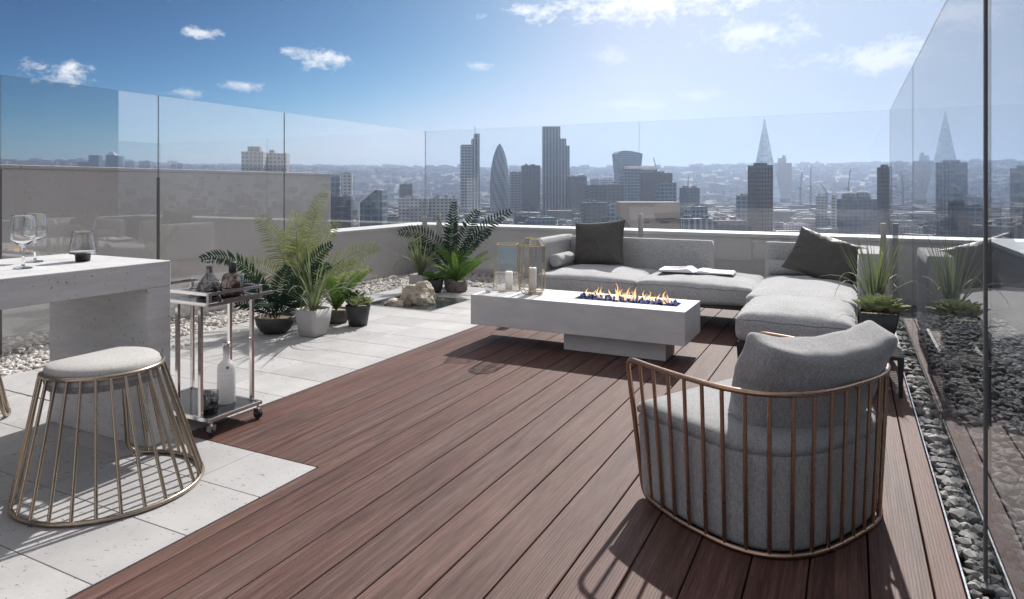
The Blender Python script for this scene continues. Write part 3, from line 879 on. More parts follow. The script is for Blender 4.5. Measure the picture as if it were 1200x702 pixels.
def soft(name, label, cat, mb, matn, loc, rot):
    o = mb.build(name, matn); o.location = loc; o.rotation_euler = rot; tag(o, label, cat); return o
def bolster(label, x0, x1, y, z, r):
    n = 20; mb = MB(); L = x1 - x0
    prof = [(-L / 2, .001), (-L / 2, r * .75), (-L / 2 + .012, r * .95), (-L / 2 + .04, r), (L / 2 - .04, r), (L / 2 - .012, r * .95), (L / 2, r * .75), (L / 2, .001)]
    vs = []
    for (x, rr) in prof:
        for j in range(n): a = 2 * PI * j / n; vs.append((x, rr * math.cos(a), rr * math.sin(a)))
    fs = []
    for i in range(len(prof) - 1):
        for j in range(n): fs.append((i * n + j, (i + 1) * n + j, (i + 1) * n + (j + 1) % n, i * n + (j + 1) % n))
    mb.add(vs, fs, 0, True); return soft('bolster', label, 'cushion', mb, 'sofa', ((x0 + x1) / 2, y, z), (0, 0, 0))
b_ = bolster('grey roll bolster lying against the left arm of the sofa', -.26, .26, 8.20, .655, .085); b_.location = (-3.40, 8.22, .655); b_.rotation_euler = (0, 0, R(90))
bolster('grey roll bolster lying against the back of the chaise', -.90, -.42, 8.63, .645, .085)
soft('throw_pillow', 'square charcoal leather pillow upright at the left end of the sofa', 'cushion', pillow(.74, .60, .20, seed=2.), 'leather', (-2.99, 8.50, .86), (R(74), R(-5), R(-6)))
soft('throw_pillow', 'shiny dark leather pillow slumped on the right end of the chaise', 'cushion', pillow(.78, .56, .20, seed=6.), 'leather', (-.25, 8.38, .80), (R(60), R(17), R(-14)))

# open book
BK = thing('book', 'open picture book with one white page and one grey page, lying on the sofa seat', 'book', (-1.66, 8.18, .592), R(3))
def page(sgn, wd, dp, thick, matn, name, curl):
    n = 14; vs = []; fs = []
    for i in range(n + 1):
        f = i / n; x = sgn * wd * f
        z = thick * (1 - f * .35) + curl * math.sin(min(1, f * 2.2) * PI) * .5 * (1 - f)
        for y in (-dp / 2, dp / 2): vs += [(x, y, .004), (x, y, .006 + z * min(1, f * 7 + .15))]
    for i in range(n):
        a = i * 4; b = a + 4
        q = [(a + 1, b + 1, b + 3, a + 3), (a, a + 2, b + 2, b), (a, b, b + 1, a + 1), (a + 2, a + 3, b + 3, b + 2)]
        fs += q if sgn > 0 else [tuple(reversed(w)) for w in q]
    fs += [(n * 4, n * 4 + 2, n * 4 + 3, n * 4 + 1), (0, 1, 3, 2)]
    mb = MB(); mb.add(vs, fs, 0, False); return mb.build(name, matn, BK)
pl = page(-1, .40, .36, .032, 'paper', 'page_block', .03); pr = page(1, .44, .36, .014, 'paper', 'page_block', .03)
mb = MB(); mb.box(-.415, .455, -.19, .19, -.002, .0035); mb.build('cover', 'cover', BK)
mb = MB(); 
for i in range(10):
    f0, f1 = .08 + i * .03, .08 + (i + 1) * .03
for i in range(9):
    xa, xb = .07 + .335 * i / 9, .07 + .335 * (i + 1) / 9
    def zz(x): f = x / .44; return .006 + (.014 * (1 - f * .35) + .03 * math.sin(min(1, f * 2.2) * PI) * .5 * (1 - f)) * min(1, f * 7 + .15) + .0015
    mb.add([(xa, -.16, zz(xa)), (xb, -.16, zz(xb)), (xb, .165, zz(xb)), (xa, .165, zz(xa))], [(0, 1, 2, 3)])
mb.build('photo_print', 'greypage', pr)
mb = MB()
def zl(x): f = x / .40; return .006 + (.032 * (1 - f * .35) + .03 * math.sin(min(1, f * 2.2) * PI) * .5 * (1 - f)) * min(1, f * 7 + .15) + .0015
for i in range(8):
    xa, xb = .10 + .23 * i / 8, .10 + .23 * (i + 1) / 8
    lo = -.02 + (.05 if i > 5 else -.06 if 1 < i < 5 else 0)
    mb.add([(-xa, lo, zl(xa)), (-xa, .12, zl(xa)), (-xb, .12, zl(xb)), (-xb, lo, zl(xb))], [(0, 1, 2, 3)])
mb.build('picture_print', 'ink', pl)

# ------------------------------------------------------------------ slatted side table
ST = thing('side_table', 'low slatted side table with black legs beside the chaise', 'side table', (.215, 6.55, 0))
lx, ly = .215, 6.55
for (x, y) in ((.09, 5.885), (.345, 5.885), (.09, 7.15), (.345, 7.15)):
    mb = MB(); mb.prism([(x - lx + a, y - ly + b) for a, b in ((-.012, -.012), (.012, -.012), (.012, .012), (-.012, .012))], .001, .285, 0, [(x - lx + a, y - ly + b) for a, b in ((-.022, -.022), (.022, -.022), (.022, .022), (-.022, .022))]); mb.build('leg', 'black', ST)
mb = MB(); mb.box(.07 - lx, .095 - lx, 5.86 - ly, 7.175 - ly, .2855, .312); mb.box(.342 - lx, .367 - lx, 5.86 - ly, 7.175 - ly, .2855, .312)
mb.box(.0955 - lx, .3415 - lx, 5.86 - ly, 5.882 - ly, .2855, .311); mb.box(.0955 - lx, .3415 - lx, 7.153 - ly, 7.175 - ly, .2855, .311); mb.build('frame', 'black', ST)
for k in range(23):
    y = 5.91 + k * .0555
    mb = MB(); mb.box(.097 - lx, .340 - lx, y - ly - .0125, y - ly + .0125, .305, .317); mb.build('slat', 'slatwood', ST, bevel=.002, seg=1)

# ------------------------------------------------------------------ plants
def strip(mb, pts, widths, fold=.0, side=None):
    """a leaf blade: a ribbon of two halves along a mid rib"""
    pts = [Vector(p) for p in pts]; vs = []; n = len(pts)
    for i, p in enumerate(pts):
        tg = (pts[min(n - 1, i + 1)] - pts[max(0, i - 1)])
        tg = tg.normalized() if tg.length > 0 else Vector((0, 0, 1))
        s_ = side if side is not None else tg.cross(Vector((0, 0, 1)))
        s_ = s_ - tg * s_.dot(tg)
        s_ = s_.normalized() if s_.length > 1e-5 else Vector((1, 0, 0))
        up = s_.cross(tg)
        w = widths[i]
        vs += [p - s_ * w + up * fold * w, p, p + s_ * w + up * fold * w]
    fs = []
    for i in range(n - 1):
        a = i * 3; fs += [(a, a + 1, a + 4, a + 3), (a + 1, a + 2, a + 5, a + 4)]
    mb.add(vs, fs, 0, True)
def arc(base, az, el, L, droop, n=8, curl=0.):
    """points of a stem leaving base at azimuth az, elevation el and drooping"""
    p = Vector(base); out = [p.copy()]; e = el; a = az
    for i in range(n):
        d = Vector((math.cos(a) * math.cos(e), math.sin(a) * math.cos(e), math.sin(e)))
        p = p + d * L / n; out.append(p.copy())
        e -= droop / n * (.4 + 1.2 * i / n); a += curl / n
    return out
def frond(name, matn, parent, base, az, el, L, droop, nl, ll, lw, rnd, vee=.5, rake=.7, curl=0., bare=.18, r0=.006):
    roll = R(62) * abs(math.cos(az - YAW)) ** 1.5 * (1 if rnd.random() < .5 else -1)
    st = arc(base, az, el, L, droop, 14, curl); mb = MB()
    mb.tube(st, [r0 * (1 - .8 * i / 14) for i in range(15)], 5, caps=False)
    for k in range(nl):
        f = bare + (1 - bare) * (k + .5) / nl
        i = min(13, int(f * 14)); p = st[i].lerp(st[i + 1], f * 14 - i)
        tg = (st[i + 1] - st[i]).normalized(); s_ = tg.cross(Vector((0, 0, 1)))
        s_ = s_.normalized() if s_.length > .05 else Vector((-math.sin(az), math.cos(az), 0))
        up = s_.cross(tg)
        s_, up = s_ * math.cos(roll) + up * math.sin(roll), up * math.cos(roll) - s_ * math.sin(roll)
        taper = (math.sin(PI * (.12 + .84 * ((f - bare) / (1 - bare)) ** .9))) ** .6
        for sg in (1, -1):
            d = (s_ * sg * 1. + tg * rake + up * vee + Vector((rnd.uniform(-.1, .1), rnd.uniform(-.1, .1), rnd.uniform(-.1, .1)))).normalized()
            l = ll * taper * rnd.uniform(.9, 1.08)
            q = [p + d * l * u + Vector((0, 0, -1)) * l * .16 * u * u for u in (0, .35, .7, 1.)]
            strip(mb, q, [lw * .35, lw, lw * .75, lw * .05], .25, up.cross(d))
    return mb.build(name, matn, parent)
def pot_round(t, prof, matn, soil_r, soil_z, n=28):
    mb = MB(); mb.lathe(prof, n); mb.build('pot', matn, t)
    mb = MB(); mb.lathe([(0, soil_z + .006), (soil_r * .6, soil_z + .004), (soil_r, soil_z)], 20); mb.build('soil', 'soil', t)
def blades(name, matn, t, n, z0, L, w, rnd, spread=.9, droop=1.2, r0=.03, az0=None, hang=0):
    mb = MB()
    for k in range(n):
        az = rnd.uniform(0, 2 * PI); e = R(88) - rnd.random() ** .8 * spread
        l = L * rnd.uniform(.7, 1.1); dr = droop * rnd.uniform(.25, 1.) * (1.6 if e < R(60) else .5)
        if k < hang: e = R(58); dr = 2.6; l = L * .95; az = 2 * PI * k / hang + rnd.uniform(-.3, .3)
        pts = arc((r0 * math.cos(az) * rnd.random(), r0 * math.sin(az) * rnd.random(), z0), az, e, l, dr, 9, rnd.uniform(-.3, .3))
        strip(mb, pts, [w * (.55 + .45 * min(1, i / 2)) * (1 - (i / 9) ** 2.2) + .0005 for i in range(10)], .35)
    return mb.build(name, matn, t)
def rosette(mb, c, rad, n, rnd, rise=.9):
    for k in range(n):
        f = k / (n - 1); az = k * 2.39996; l = rad * (.25 + .75 * (1 - f) ** .8); e = R(12) + f * R(68)
        w = l * .17 + .006
        pts = [Vector(c) + Vector((math.cos(az) * math.cos(e), math.sin(az) * math.cos(e), math.sin(e))) * l * u + Vector((0, 0, .02 * f + .02 * u * u * rise)) for u in (0, .3, .6, .85, 1.)]
        strip(mb, pts, [w * .5, w * .85, w, w * .7, w * .08], .4)
        # thickness: an underside ribbon
        pts2 = [p - Vector((0, 0, .010 * math.sin(PI * min(1, .15 + u)))) for p, u in zip(pts, (0, .3, .6, .85, 1.))]
        strip(mb, pts2, [w * .5, w * .85, w, w * .7, w * .08], .55)
rnd = random.Random(21)
# 1 dark bowl with dark feathery fronds
t = thing('potted_cycad', 'low charcoal bowl with dark feathery fronds behind the bar cart', 'potted plant', (-5.66, 5.42, .003))
pot_round(t, [(0, 0), (.10, 0), (.155, .03), (.20, .10), (.215, .18), (.205, .185), (.19, .15), (0, .14)], 'blackpot', .19, .155)
def aim(px, X, Y): pass
W = YAW  # image right is azimuth YAW, image left YAW+pi
for (az, el, L, dr) in ((W + PI * .98, 74, 1.2, 1.85), (W + PI * .9, 76, .62, 1.5), (W + .05, 66, 1.02, .55), (W - .25, 58, .92, .8), (W + 1.2, 84, .6, .7), (W + PI * .7, 74, .5, 1.2), (W - 1.5, 60, .48, 1.6), (W - .8, 72, .55, 1.2), (W + PI * 1.2, 55, .46, 1.4), (W + .5, 52, .5, 1.1)):
    frond('frond', 'darkleaf', t, (rnd.uniform(-.05, .05), rnd.uniform(-.05, .05), .15), az, R(el), L, dr, int(22 * L + 4), .16, .0135, rnd, .18, .62)
# 2 tall yellow-green palm behind
t = thing('potted_palm', 'tall yellow green palm in a beige pot by the screen wall', 'potted plant', (-5.90, 6.05, .003))
pot_round(t, [(0, 0), (.10, 0), (.13, .12), (.135, .22), (.125, .225), (.118, .19), (0, .18)], 'beigepot', .12, .195)
for (az, el, L, dr) in ((W + .6, 86, 1.42, .40), (W + PI * .93, 74, 1.22, .55), (W + .05, 60, 1.2, 1.15), (W - .1, 50, 1.0, 1.1), (W + PI * .8, 80, 1.0, .8), (W - 1.4, 84, 1.2, .5), (W + PI, 58, .95, 1.2), (W + 1.6, 80, 1.25, .6), (W + .2, 78, 1.1, .6), (W + PI * .6, 84, .8, .4)):
    frond('frond', 'paleleaf', t, (rnd.uniform(-.03, .03), rnd.uniform(-.03, .03), .18), az, R(el), L, dr, 34, .19, .0075, rnd, .2, .45, bare=.16, r0=.007)
# 3 pale grey square-ish pot with arching blades
t = thing('potted_dracaena', 'pale grey rounded square pot with long arching sage blades', 'potted plant', (-5.20, 5.52, .003))
def squarepot(t, w0, w1, h, matn, r=.03):
    mb = MB(); N = 8
    def rr(w): 
        out = []
        for cxx, cyy, a0 in ((1, 1, 0), (-1, 1, 90), (-1, -1, 180), (1, -1, 270)):
            for q in range(N): a = R(a0 + 90 * q / (N - 1)); out.append((cxx * (w - r) + r * math.cos(a), cyy * (w - r) + r * math.sin(a)))
        return out
    lv = [(w0 * .92, 0), (w0, .01), ((w0 + w1) / 2 * 1.04, h * .5), (w1, h), (w1 - .012, h), (w1 - .015, h - .04)]
    P = [rr(w) for w, z in lv]; n = len(P[0]); vs = [(*p, z) for pl_, (w, z) in zip(P, lv) for p in pl_]
    fs = [tuple(reversed(range(n)))]
    for i in range(len(lv) - 1):
        for j in range(n): fs.append((i * n + j, i * n + (j + 1) % n, (i + 1) * n + (j + 1) % n, (i + 1) * n + j))
    mb.add(vs, fs, 0, True); mb.build('pot', matn, t)
    mb = MB(); pp = rr(w1 - .014); mb.add([(*p, h - .03) for p in pp], [tuple(range(n))]); mb.build('soil', 'soil', t)
squarepot(t, .115, .15, .29, 'greypot', .045)
blades('foliage', 'greyleaf', t, 46, .26, .80, .0125, random.Random(3), .80, 1.35, .04, hang=6)
# 4 sword fern in carved dark pot
t = thing('potted_fern', 'light green sword fern in a dark carved pot behind the grey pot', 'potted plant', (-5.46, 6.18, .003))
pot_round(t, [(0, 0), (.12, 0), (.15, .04), (.155, .15), (.14, .16), (.13, .13), (0, .12)], 'potstone', .135, .135)
for k in range(15):
    az = k * 2.4; frond('frond', 'midleaf', t, (0, 0, .13), az, R(rnd.uniform(52, 82)), rnd.uniform(.5, .68), rnd.uniform(.5, 1.), 26, .058, .0085, rnd, .15, .5, bare=.06, r0=.004)
# 5 dark pot with a pale succulent
t = thing('potted_succulent', 'dark pot of pale succulent rosettes at the end of the plant row', 'potted plant', (-5.10, 6.14, .003))
pot_round(t, [(0, 0), (.105, 0), (.125, .12), (.145, .235), (.135, .24), (.125, .2), (0, .2)], 'blackpot', .13, .215)
mb = MB()
for (x, y, z, r_) in ((0, 0, .235, .17), (.07, .06, .24, .12), (-.08, -.03, .235, .12), (.03, -.09, .24, .12)): rosette(mb, (x, y, z), r_, 26, rnd)
mb.build('foliage', 'succ', t)
mb = MB(); rosette(mb, (-.12, .05, .25), .20, 18, rnd, 1.4); mb.build('foliage', 'succdark', t)
# far corner group
t = thing('potted_dracaena', 'square grey planter with sage blades behind the pond', 'potted plant', (-5.98, 8.68, .003))
squarepot(t, .125, .125, .25, 'greypot', .012)
blades('foliage', 'greyleaf', t, 34, .24, .85, .012, random.Random(8), .6, 1.1, .04, hang=4)
t = thing('potted_cycad', 'dark green feather fronds standing at the far left corner', 'potted plant', (-5.72, 9.2, .003))
pot_round(t, [(0, 0), (.12, 0), (.16, .2), (.15, .205), (.14, .17), (0, .17)], 'blackpot', .145, .18)
for (az, el, L, dr) in ((W + .05, 62, 1.45, .75), (W + 1.2, 87, 1.2, .25), (W + PI * .95, 70, 1.3, 1.75), (W - .3, 66, 1.0, .9), (W - 1.3, 82, 1.0, .6), (W + PI * .8, 80, 1.0, .6), (W + .6, 76, 1.15, .5), (W + PI * 1.1, 60, .9, 1.2)):
    frond('frond', 'darkleaf', t, (rnd.uniform(-.04, .04), rnd.uniform(-.04, .04), .18), az, R(el), L, dr, 22, .19, .0145, rnd, .2, .62)
t = thing('potted_fern', 'bright green sword fern in a carved stone pot beside the pond', 'potted plant', (-5.42, 8.84, .003))
pot_round(t, [(0, 0), (.15, 0), (.17, .03), (.175, .16), (.16, .17), (.15, .14), (0, .13)], 'potstone', .15, .145)
for k in range(17):
    frond('frond', 'midleaf', t, (0, 0, .14), k * 2.4, R(rnd.uniform(38, 82)), rnd.uniform(.5, .7), rnd.uniform(.5, 1.1), 26, .062, .0095, rnd, .15, .5, bare=.06, r0=.004)
t = thing('potted_fern', 'small dark pot of low spreading fern behind the rock', 'potted plant', (-5.66, 8.62, .003))
pot_round(t, [(0, 0), (.085, 0), (.11, .08), (.125, .20), (.115, .205), (.105, .17), (0, .17)], 'blackpot', .11, .185)
for k in range(12):
    frond('frond', 'midleaf', t, (0, 0, .18), k * 2.4, R(rnd.uniform(18, 50)), rnd.uniform(.22, .30), rnd.uniform(.6, 1.2), 16, .04, .012, rnd, .1, .5, bare=.06, r0=.003)
# table plants
t = thing('potted_succulent', 'tapered black pot with a wide pale succulent on the slatted table', 'potted plant', (.215, 6.33, .319))
squarepot(t, .085, .145, .255, 'blackpot', .02)
mb = MB(); rosette(mb, (0, 0, .25), .24, 40, rnd, .8); rosette(mb, (.09, -.05, .25), .13, 20, rnd); rosette(mb, (-.09, .04, .25), .13, 20, rnd)
mb.build('foliage', 'succ', t)
t = thing('potted_grass', 'tall spiky grass plant in a clear glass pot behind the succulent', 'potted plant', (.205, 6.86, .319))
mb = MB(); mb.lathe([(0, 0), (.085, 0), (.105, .30), (.100, .30), (.081, .008), (0, .008)], 24); mb.build('pot', 'smallglass', t)
mb = MB(); mb.lathe([(0, .009), (.079, .009), (.094, .22), (.05, .23), (0, .23)], 20); mb.build('soil', 'soil', t)
blades('foliage', 'greyleaf', t, 48, .22, .74, .0078, random.Random(5), .42, .6, .05, hang=6)

# ------------------------------------------------------------------ pond and rock
px0, px1, py0, py1 = PND
t = thing('pond', 'small square pond of dark rippled water sunk in the paving', 'pond', ((px0 + px1) / 2, (py0 + py1) / 2, 0))
hx, hy = (px1 - px0) / 2, (py1 - py0) / 2
mb = MB()
for a in ((-hx, hx, -hy, -hy + .03), (-hx, hx, hy - .03, hy), (-hx, -hx + .03, -hy + .0301, hy - .0301), (hx - .03, hx, -hy + .0301, hy - .0301)): mb.box(*a, -.10, .008)
mb.build('rim', 'chrome', t)
mb = MB(); mb.box(-hx + .031, hx - .031, -hy + .031, hy - .031, -.12, -.10); mb.build('basin', 'slate', t)
mb = MB(); mb.box(-hx + .031, hx - .031, -hy + .031, hy - .031, -.099, -.012); mb.build('water', 'water', t)
def rockmesh(sx, sy, sz, seed, sub=4):
    bm = bmesh.new(); bmesh.ops.create_icosphere(bm, subdivisions=sub, radius=1)
    for v in bm.verts:
        p = v.co.copy(); k = 1 + .38 * noise.noise(p * 1.3 + Vector((seed, 0, 0))) + .18 * noise.noise(p * 3.1 + Vector((0, seed, 0))) + .07 * noise.noise(p * 8)
        q = p * k
        f = .22; q = Vector((round(q.x / f) * f * .35 + q.x * .65, round(q.y / f) * f * .35 + q.y * .65, round(q.z / f) * f * .35 + q.z * .65))
        v.co = (q.x * sx, q.y * sy, max(-.1, q.z * sz))
    mb = MB(); mb.add([v.co.copy() for v in bm.verts], [[v.index for v in f.verts] for f in bm.faces]); bm.free(); return mb
o = rockmesh(.27, .21, .22, 3.).build('rock', 'rock'); o.location = (-5.42, 7.82, .05); tag(o, 'craggy tan rock standing in the pond', 'rock')
o = rockmesh(.16, .12, .07, 9., 3).build('rock', 'rock'); o.location = (-5.62, 7.55, .0); tag(o, 'low pale stone at the foot of the craggy rock', 'rock')

# ------------------------------------------------------------------ bar cart
CA, CB, CY0, CY1 = -4.38, -3.655, 2.945, 3.385
BC = thing('bar_cart', 'steel bar cart with black glass shelves on casters beside the bar', 'bar cart', ((CA + CB) / 2, (CY0 + CY1) / 2, .002))
lx, ly = BC.location.x, BC.location.y
a0, a1, b0, b1 = CA - lx, CB - lx, CY0 - ly, CY1 - ly
def shelf(z):
    mb = MB(); w = .018
    mb.box(a0, a1, b0, b0 + w, z - .012, z + .012); mb.box(a0, a1, b1 - w, b1, z - .012, z + .012)
    mb.box(a0, a0 + w, b0 + w + .0002, b1 - w - .0002, z - .012, z + .012); mb.box(a1 - w, a1, b0 + w + .0002, b1 - w - .0002, z - .012, z + .012)
    s_ = mb.build('shelf_frame', 'chrome', BC, bevel=.002)
    mb = MB(); mb.box(a0 + w + .001, a1 - w - .001, b0 + w + .001, b1 - w - .001, z - .002, z + .006); mb.build('shelf_glass', 'shelf', BC)
shelf(.105); shelf(.845)
for x in (-3.745, -3.965, -4.36):
    for y in (CY0 + .012, CY1 - .012):
        mb = MB(); mb.box(x - lx - .0135, x - lx + .0135, y - ly - .0105, y - ly + .0105, .1175, .8325); mb.build('post', 'chrome', BC, bevel=.002)
for x in (a0 + .012, a1 - .012):
    for y in (b0 + .012, b1 - .012):
        mb = MB(); mb.box(x - .011, x + .011, y - .011, y + .011, .8575, .925); mb.build('rail_post', 'chrome', BC, bevel=.002)
for (p, q) in (((a0 + .012, b0 + .012), (a1 - .012, b0 + .012)), ((a0 + .012, b1 - .012), (a1 - .012, b1 - .012)), ((a1 - .012, b0 + .012), (a1 - .012, b1 - .012)), ((a0 + .012, b0 + .012), (a0 + .012, b1 - .012))):
    d = (Vector(q) - Vector(p)).normalized() * .0115
    mb = MB(); mb.bar((p[0] + d.x, p[1] + d.y, .912), (q[0] - d.x, q[1] - d.y, .912), .013, .02); mb.build('rail', 'chrome', BC)
mb = MB(); mb.bar((a1 + .018, b0 + .09, .862), (a1 + .018, b1 + .085, .862), .012, .022); mb.build('handle', 'chrome', BC)
for x in (a0 + .05, a1 - .012):
    for y in (b0 + .03, b1 - .03):
        mb = MB(); mb.box(x - .006, x + .006, y - .006, y + .006, .07, .093); mb.box(x - .022, x + .022, y - .017, y - .013, .03, .072); mb.box(x - .022, x + .022, y + .013, y + .017, .03, .072); mb.box(x - .022, x + .022, y - .0129, y + .0129, .062, .0699)
        c = mb.build('caster', 'chrome', BC)
        mb = MB(); mb.tube([(x, y - .0115, .034), (x, y + .0115, .034)], .033, 18); mb.build('wheel', 'rubber', c)
# decanters
t = thing('decanter', 'swirled glass decanter with flat stopper on top of the cart', 'decanter', (-3.95, 3.19, .853))
mb = MB(); n = 40
prof = [(.0, 0), (.055, 0), (.075, .015), (.078, .05), (.066, .09), (.045, .125), (.026, .15), (.020, .165), (.020, .20), (.026, .205)]
vs = []
for k, (r_, z) in enumerate(prof):
    for j in range(n):
        a = 2 * PI * j / n; rr_ = r_ * (1 + (.10 * math.cos(6 * a + z * 32) if .01 < z < .15 else 0)); vs.append((rr_ * math.cos(a), rr_ * math.sin(a), z))
mb.add(vs, [(i * n + j, i * n + (j + 1) % n, (i + 1) * n + (j + 1) % n, (i + 1) * n + j) for i in range(len(prof) - 1) for j in range(n)], 0, True)
mb.build('body', 'darkglass', t)
mb = MB(); mb.lathe([(0, .003), (.05, .003), (.068, .016), (.07, .05), (.058, .088), (0, .088)], 24); mb.build('spirit', 'brownglass', t)
mb = MB(); mb.lathe([(0, .2055), (.026, .2055), (.026, .214), (.014, .222), (.034, .238), (.036, .246), (0, .248)], 8, smooth=False); mb.build('stopper', 'smallglass', t)
t = thing('decanter', 'stout brown glass bottle with black cap on top of the cart', 'bottle', (-3.775, 3.235, .853))
mb = MB(); mb.lathe([(0, 0), (.070, 0), (.082, .02), (.078, .08), (.064, .145), (.056, .158), (.022, .162), (.022, .168), (0, .169)], 28); mb.build('body', 'brownglass', t)
mb = MB(); mb.lathe([(0, .003), (.066, .003), (.077, .02), (.073, .075), (0, .075)], 24); mb.build('spirit', 'brownglass', t)
mb = MB(); mb.lathe([(0, .1695), (.026, .1695), (.026, .235), (.022, .24), (0, .24)], 20); mb.build('cap', 'blackpot', t)
# vodka bottle with lettering
t = thing('bottle', 'frosted white spirit bottle with white lettering on the lower shelf', 'bottle', (-3.86, 3.255, .113), YAW + .25)
mb = MB(); mb.lathe([(0, 0), (.056, 0), (.06, .008), (.06, .235), (.055, .262), (.035, .285), (.023, .298), (.021, .375), (.024, .376), (.024, .385), (0, .385)], 32); mb.build('body', 'frost', t)
mb = MB(); mb.lathe([(0, .3855), (.0255, .3855), (.0255, .418), (0, .419)], 20); mb.build('cap', 'chrome', t)
def wrap_text(body, size, z, r, parent, matn):
    cu = bpy.data.curves.new('lettering', 'FONT'); cu.body = body; cu.size = size; cu.align_x = 'CENTER'
    ob = bpy.data.objects.new('lettering', cu); COL.objects.link(ob)
    me = bpy.data.meshes.new_from_object(ob.evaluated_get(bpy.context.evaluated_depsgraph_get()))
    bpy.data.objects.remove(ob)
    vs = [(r * math.sin(v.co.x / r), -r * math.cos(v.co.x / r), z + v.co.y) for v in me.vertices]
    m2 = MB(); m2.add(vs, [tuple(p.vertices) for p in me.polygons]); m2.build('lettering', matn, parent)
wrap_text('ABSOLUT', .026, .205, .0606, t, 'lettering'); wrap_text('VODKA', .026, .176, .0606, t, 'lettering')
mb = MB(); mb.lathe([(0, .0), (.009, .0)], 14); o = mb.build('badge', 'badge', t); o.rotation_euler = (R(90), 0, 0); o.location = (.016, -.0590, .252)
t = thing('whisky_tumbler', 'dark filled tumbler on the lower shelf next to the frosted bottle', 'glass', (-3.795, 3.065, .113))
mb = MB(); mb.lathe([(0, 0), (.052, 0), (.057, .01), (.058, .135), (.055, .135), (.053, .014), (0, .012)], 28); mb.build('cup', 'smoke', t)
mb = MB(); mb.lathe([(0, .015), (.052, .015), (.053, .095), (0, .095)], 24); mb.build('drink', 'darkglass', t)

# ------------------------------------------------------------------ glasses on the bar
def wine(label, loc, s_=1.):
    t = thing('wine_glass', label, 'wine glass', loc, 0, 'wine glasses on the bar')
    P = [(0, .002), (.046, .002), (.044, .006), (.012, .010), (.006, .022), (.0055, .11), (.010, .122), (.035, .14), (.058, .165), (.066, .195), (.063, .24), (.0545, .2965), (.054, .30), (.0532, .3008), (.0525, .30), (.0528, .2965), (.061, .24), (.0640, .195), (.056, .167), (.034, .143), (0, .130)]
    mb = MB(); mb.lathe([(a * s_, b * s_) for a, b in P], 32); mb.build('bowl', 'crystal', t)
wine('nearer wine glass on the bar, in front of the other one', (-4.20, 2.15, 1.142)); wine('farther wine glass on the bar, partly behind the other one', (-4.50, 2.37, 1.142))
t = thing('smoked_glass', 'smoked grey tapered tumbler on a dark foot on the bar', 'glass', (-4.28, 2.53, 1.142))
mb = MB(); mb.lathe([(0, .0455), (.050, .0455), (.074, .048), (.077, .056), (.0768, .060), (.0583, .182), (.058, .185), (.057, .1858), (.056, .185), (.0563, .182), (.0733, .062), (.0735, .058), (.05, .0515), (0, .051)], 32); mb.build('bowl', 'smokecrystal', t)
mb = MB(); mb.lathe([(0, .001), (.040, .001), (.043, .038), (.05, .0440), (0, .0445)], 28); mb.build('foot', 'blackpot', t)

# ================================================================== THE CITY
GZ = -90.
def terrain_h(r, th):
    f = max(0., min(1., (r - 2600) / 5200.)); f = f * f * (3 - 2 * f)
    n = noise.noise(Vector((math.cos(th) * 3.1, math.sin(th) * 3.1, r * .0003))) * 40 + noise.noise(Vector((math.cos(th) * 11, math.sin(th) * 11, r * .0008))) * 16
    return GZ + f * (318 + n * .75)
rad = [0, 60, 200, 600, 1200, 1800, 2400, 3000, 3600, 4200, 4800, 5400, 6000, 6600, 7200, 7800, 8600]
na = 180; mb = MB(); vs = []; fs = []
for r in rad:
    for k in range(na): th = 2 * PI * k / na; vs.append((r * math.cos(th), r * math.sin(th), terrain_h(r, th) if r < 8600 else GZ))
for i in range(len(rad) - 1):
    for k in range(na): k2 = (k + 1) % na; fs.append((i * na + k, (i + 1) * na + k, (i + 1) * na + k2, i * na + k2))
mb.add(vs, fs, 0, True); struct(mb.build('ground', 'ground'))

def gz(p): return terrain_h(math.hypot(p.x, p.y), math.atan2(p.y, p.x))
FACE = YAW   # buildings turned roughly to the view
def building(name, label, px0, px1, ytop, depth, matn, rot=.25, dk=.8, group=None, cat='building', roofbits=True, seed=0):
    w = (px1 - px0) * depth / FPX; p = at((px0 + px1) / 2, depth); base = gz(p)
    h = zrow(ytop, depth) - base
    t = thing(name, label, cat, (p.x, p.y, base), FACE + rot, group)
    k = abs(math.cos(rot)) + dk * abs(math.sin(rot)); w /= k; d = w * dk
    mb = MB(); mb.box(-w / 2, w / 2, -d / 2, d / 2, -5, h); mb.build('tower_body', matn, t)
    if roofbits:
        rn = random.Random(seed + int(px0)); mb = MB()
        for _ in range(4):
            a = rn.uniform(-.36, .3) * w; b = rn.uniform(-.36, .3) * d; e = rn.uniform(.08, .2) * w
            mb.box(a, a + e, b, b + e, h + .02 + rn.uniform(0, .01), h + rn.uniform(.03, .08) * w + 1.)
        mb.build('roof_plant', 'f_grey', t)
    return t, w, d, h

# stepped steel tower with mast
t, w, d, h = building('office_tower', 'stepped grey glass tower with a thin mast, left of the bullet tower', 539, 562, 170, 1500, 'f_grey', .2, .7, roofbits=False)
dz = 13 * 1500 / FPX
mb = MB(); mb.box(w * .12, w * .5 + .3, -d / 2 - .3, d / 2 + .3, h * .0, h + dz * .55); mb.box(w * .27, w * .5 + .6, -d / 2 - .6, d / 2 + .6, h * .3, h + dz); mb.build('service_core', 'f_strip', t)
MB().tube([(w * .3, 0, h + dz), (w * .3, 0, h + dz + 18)], .6, 6).build('mast', 'crane', t)
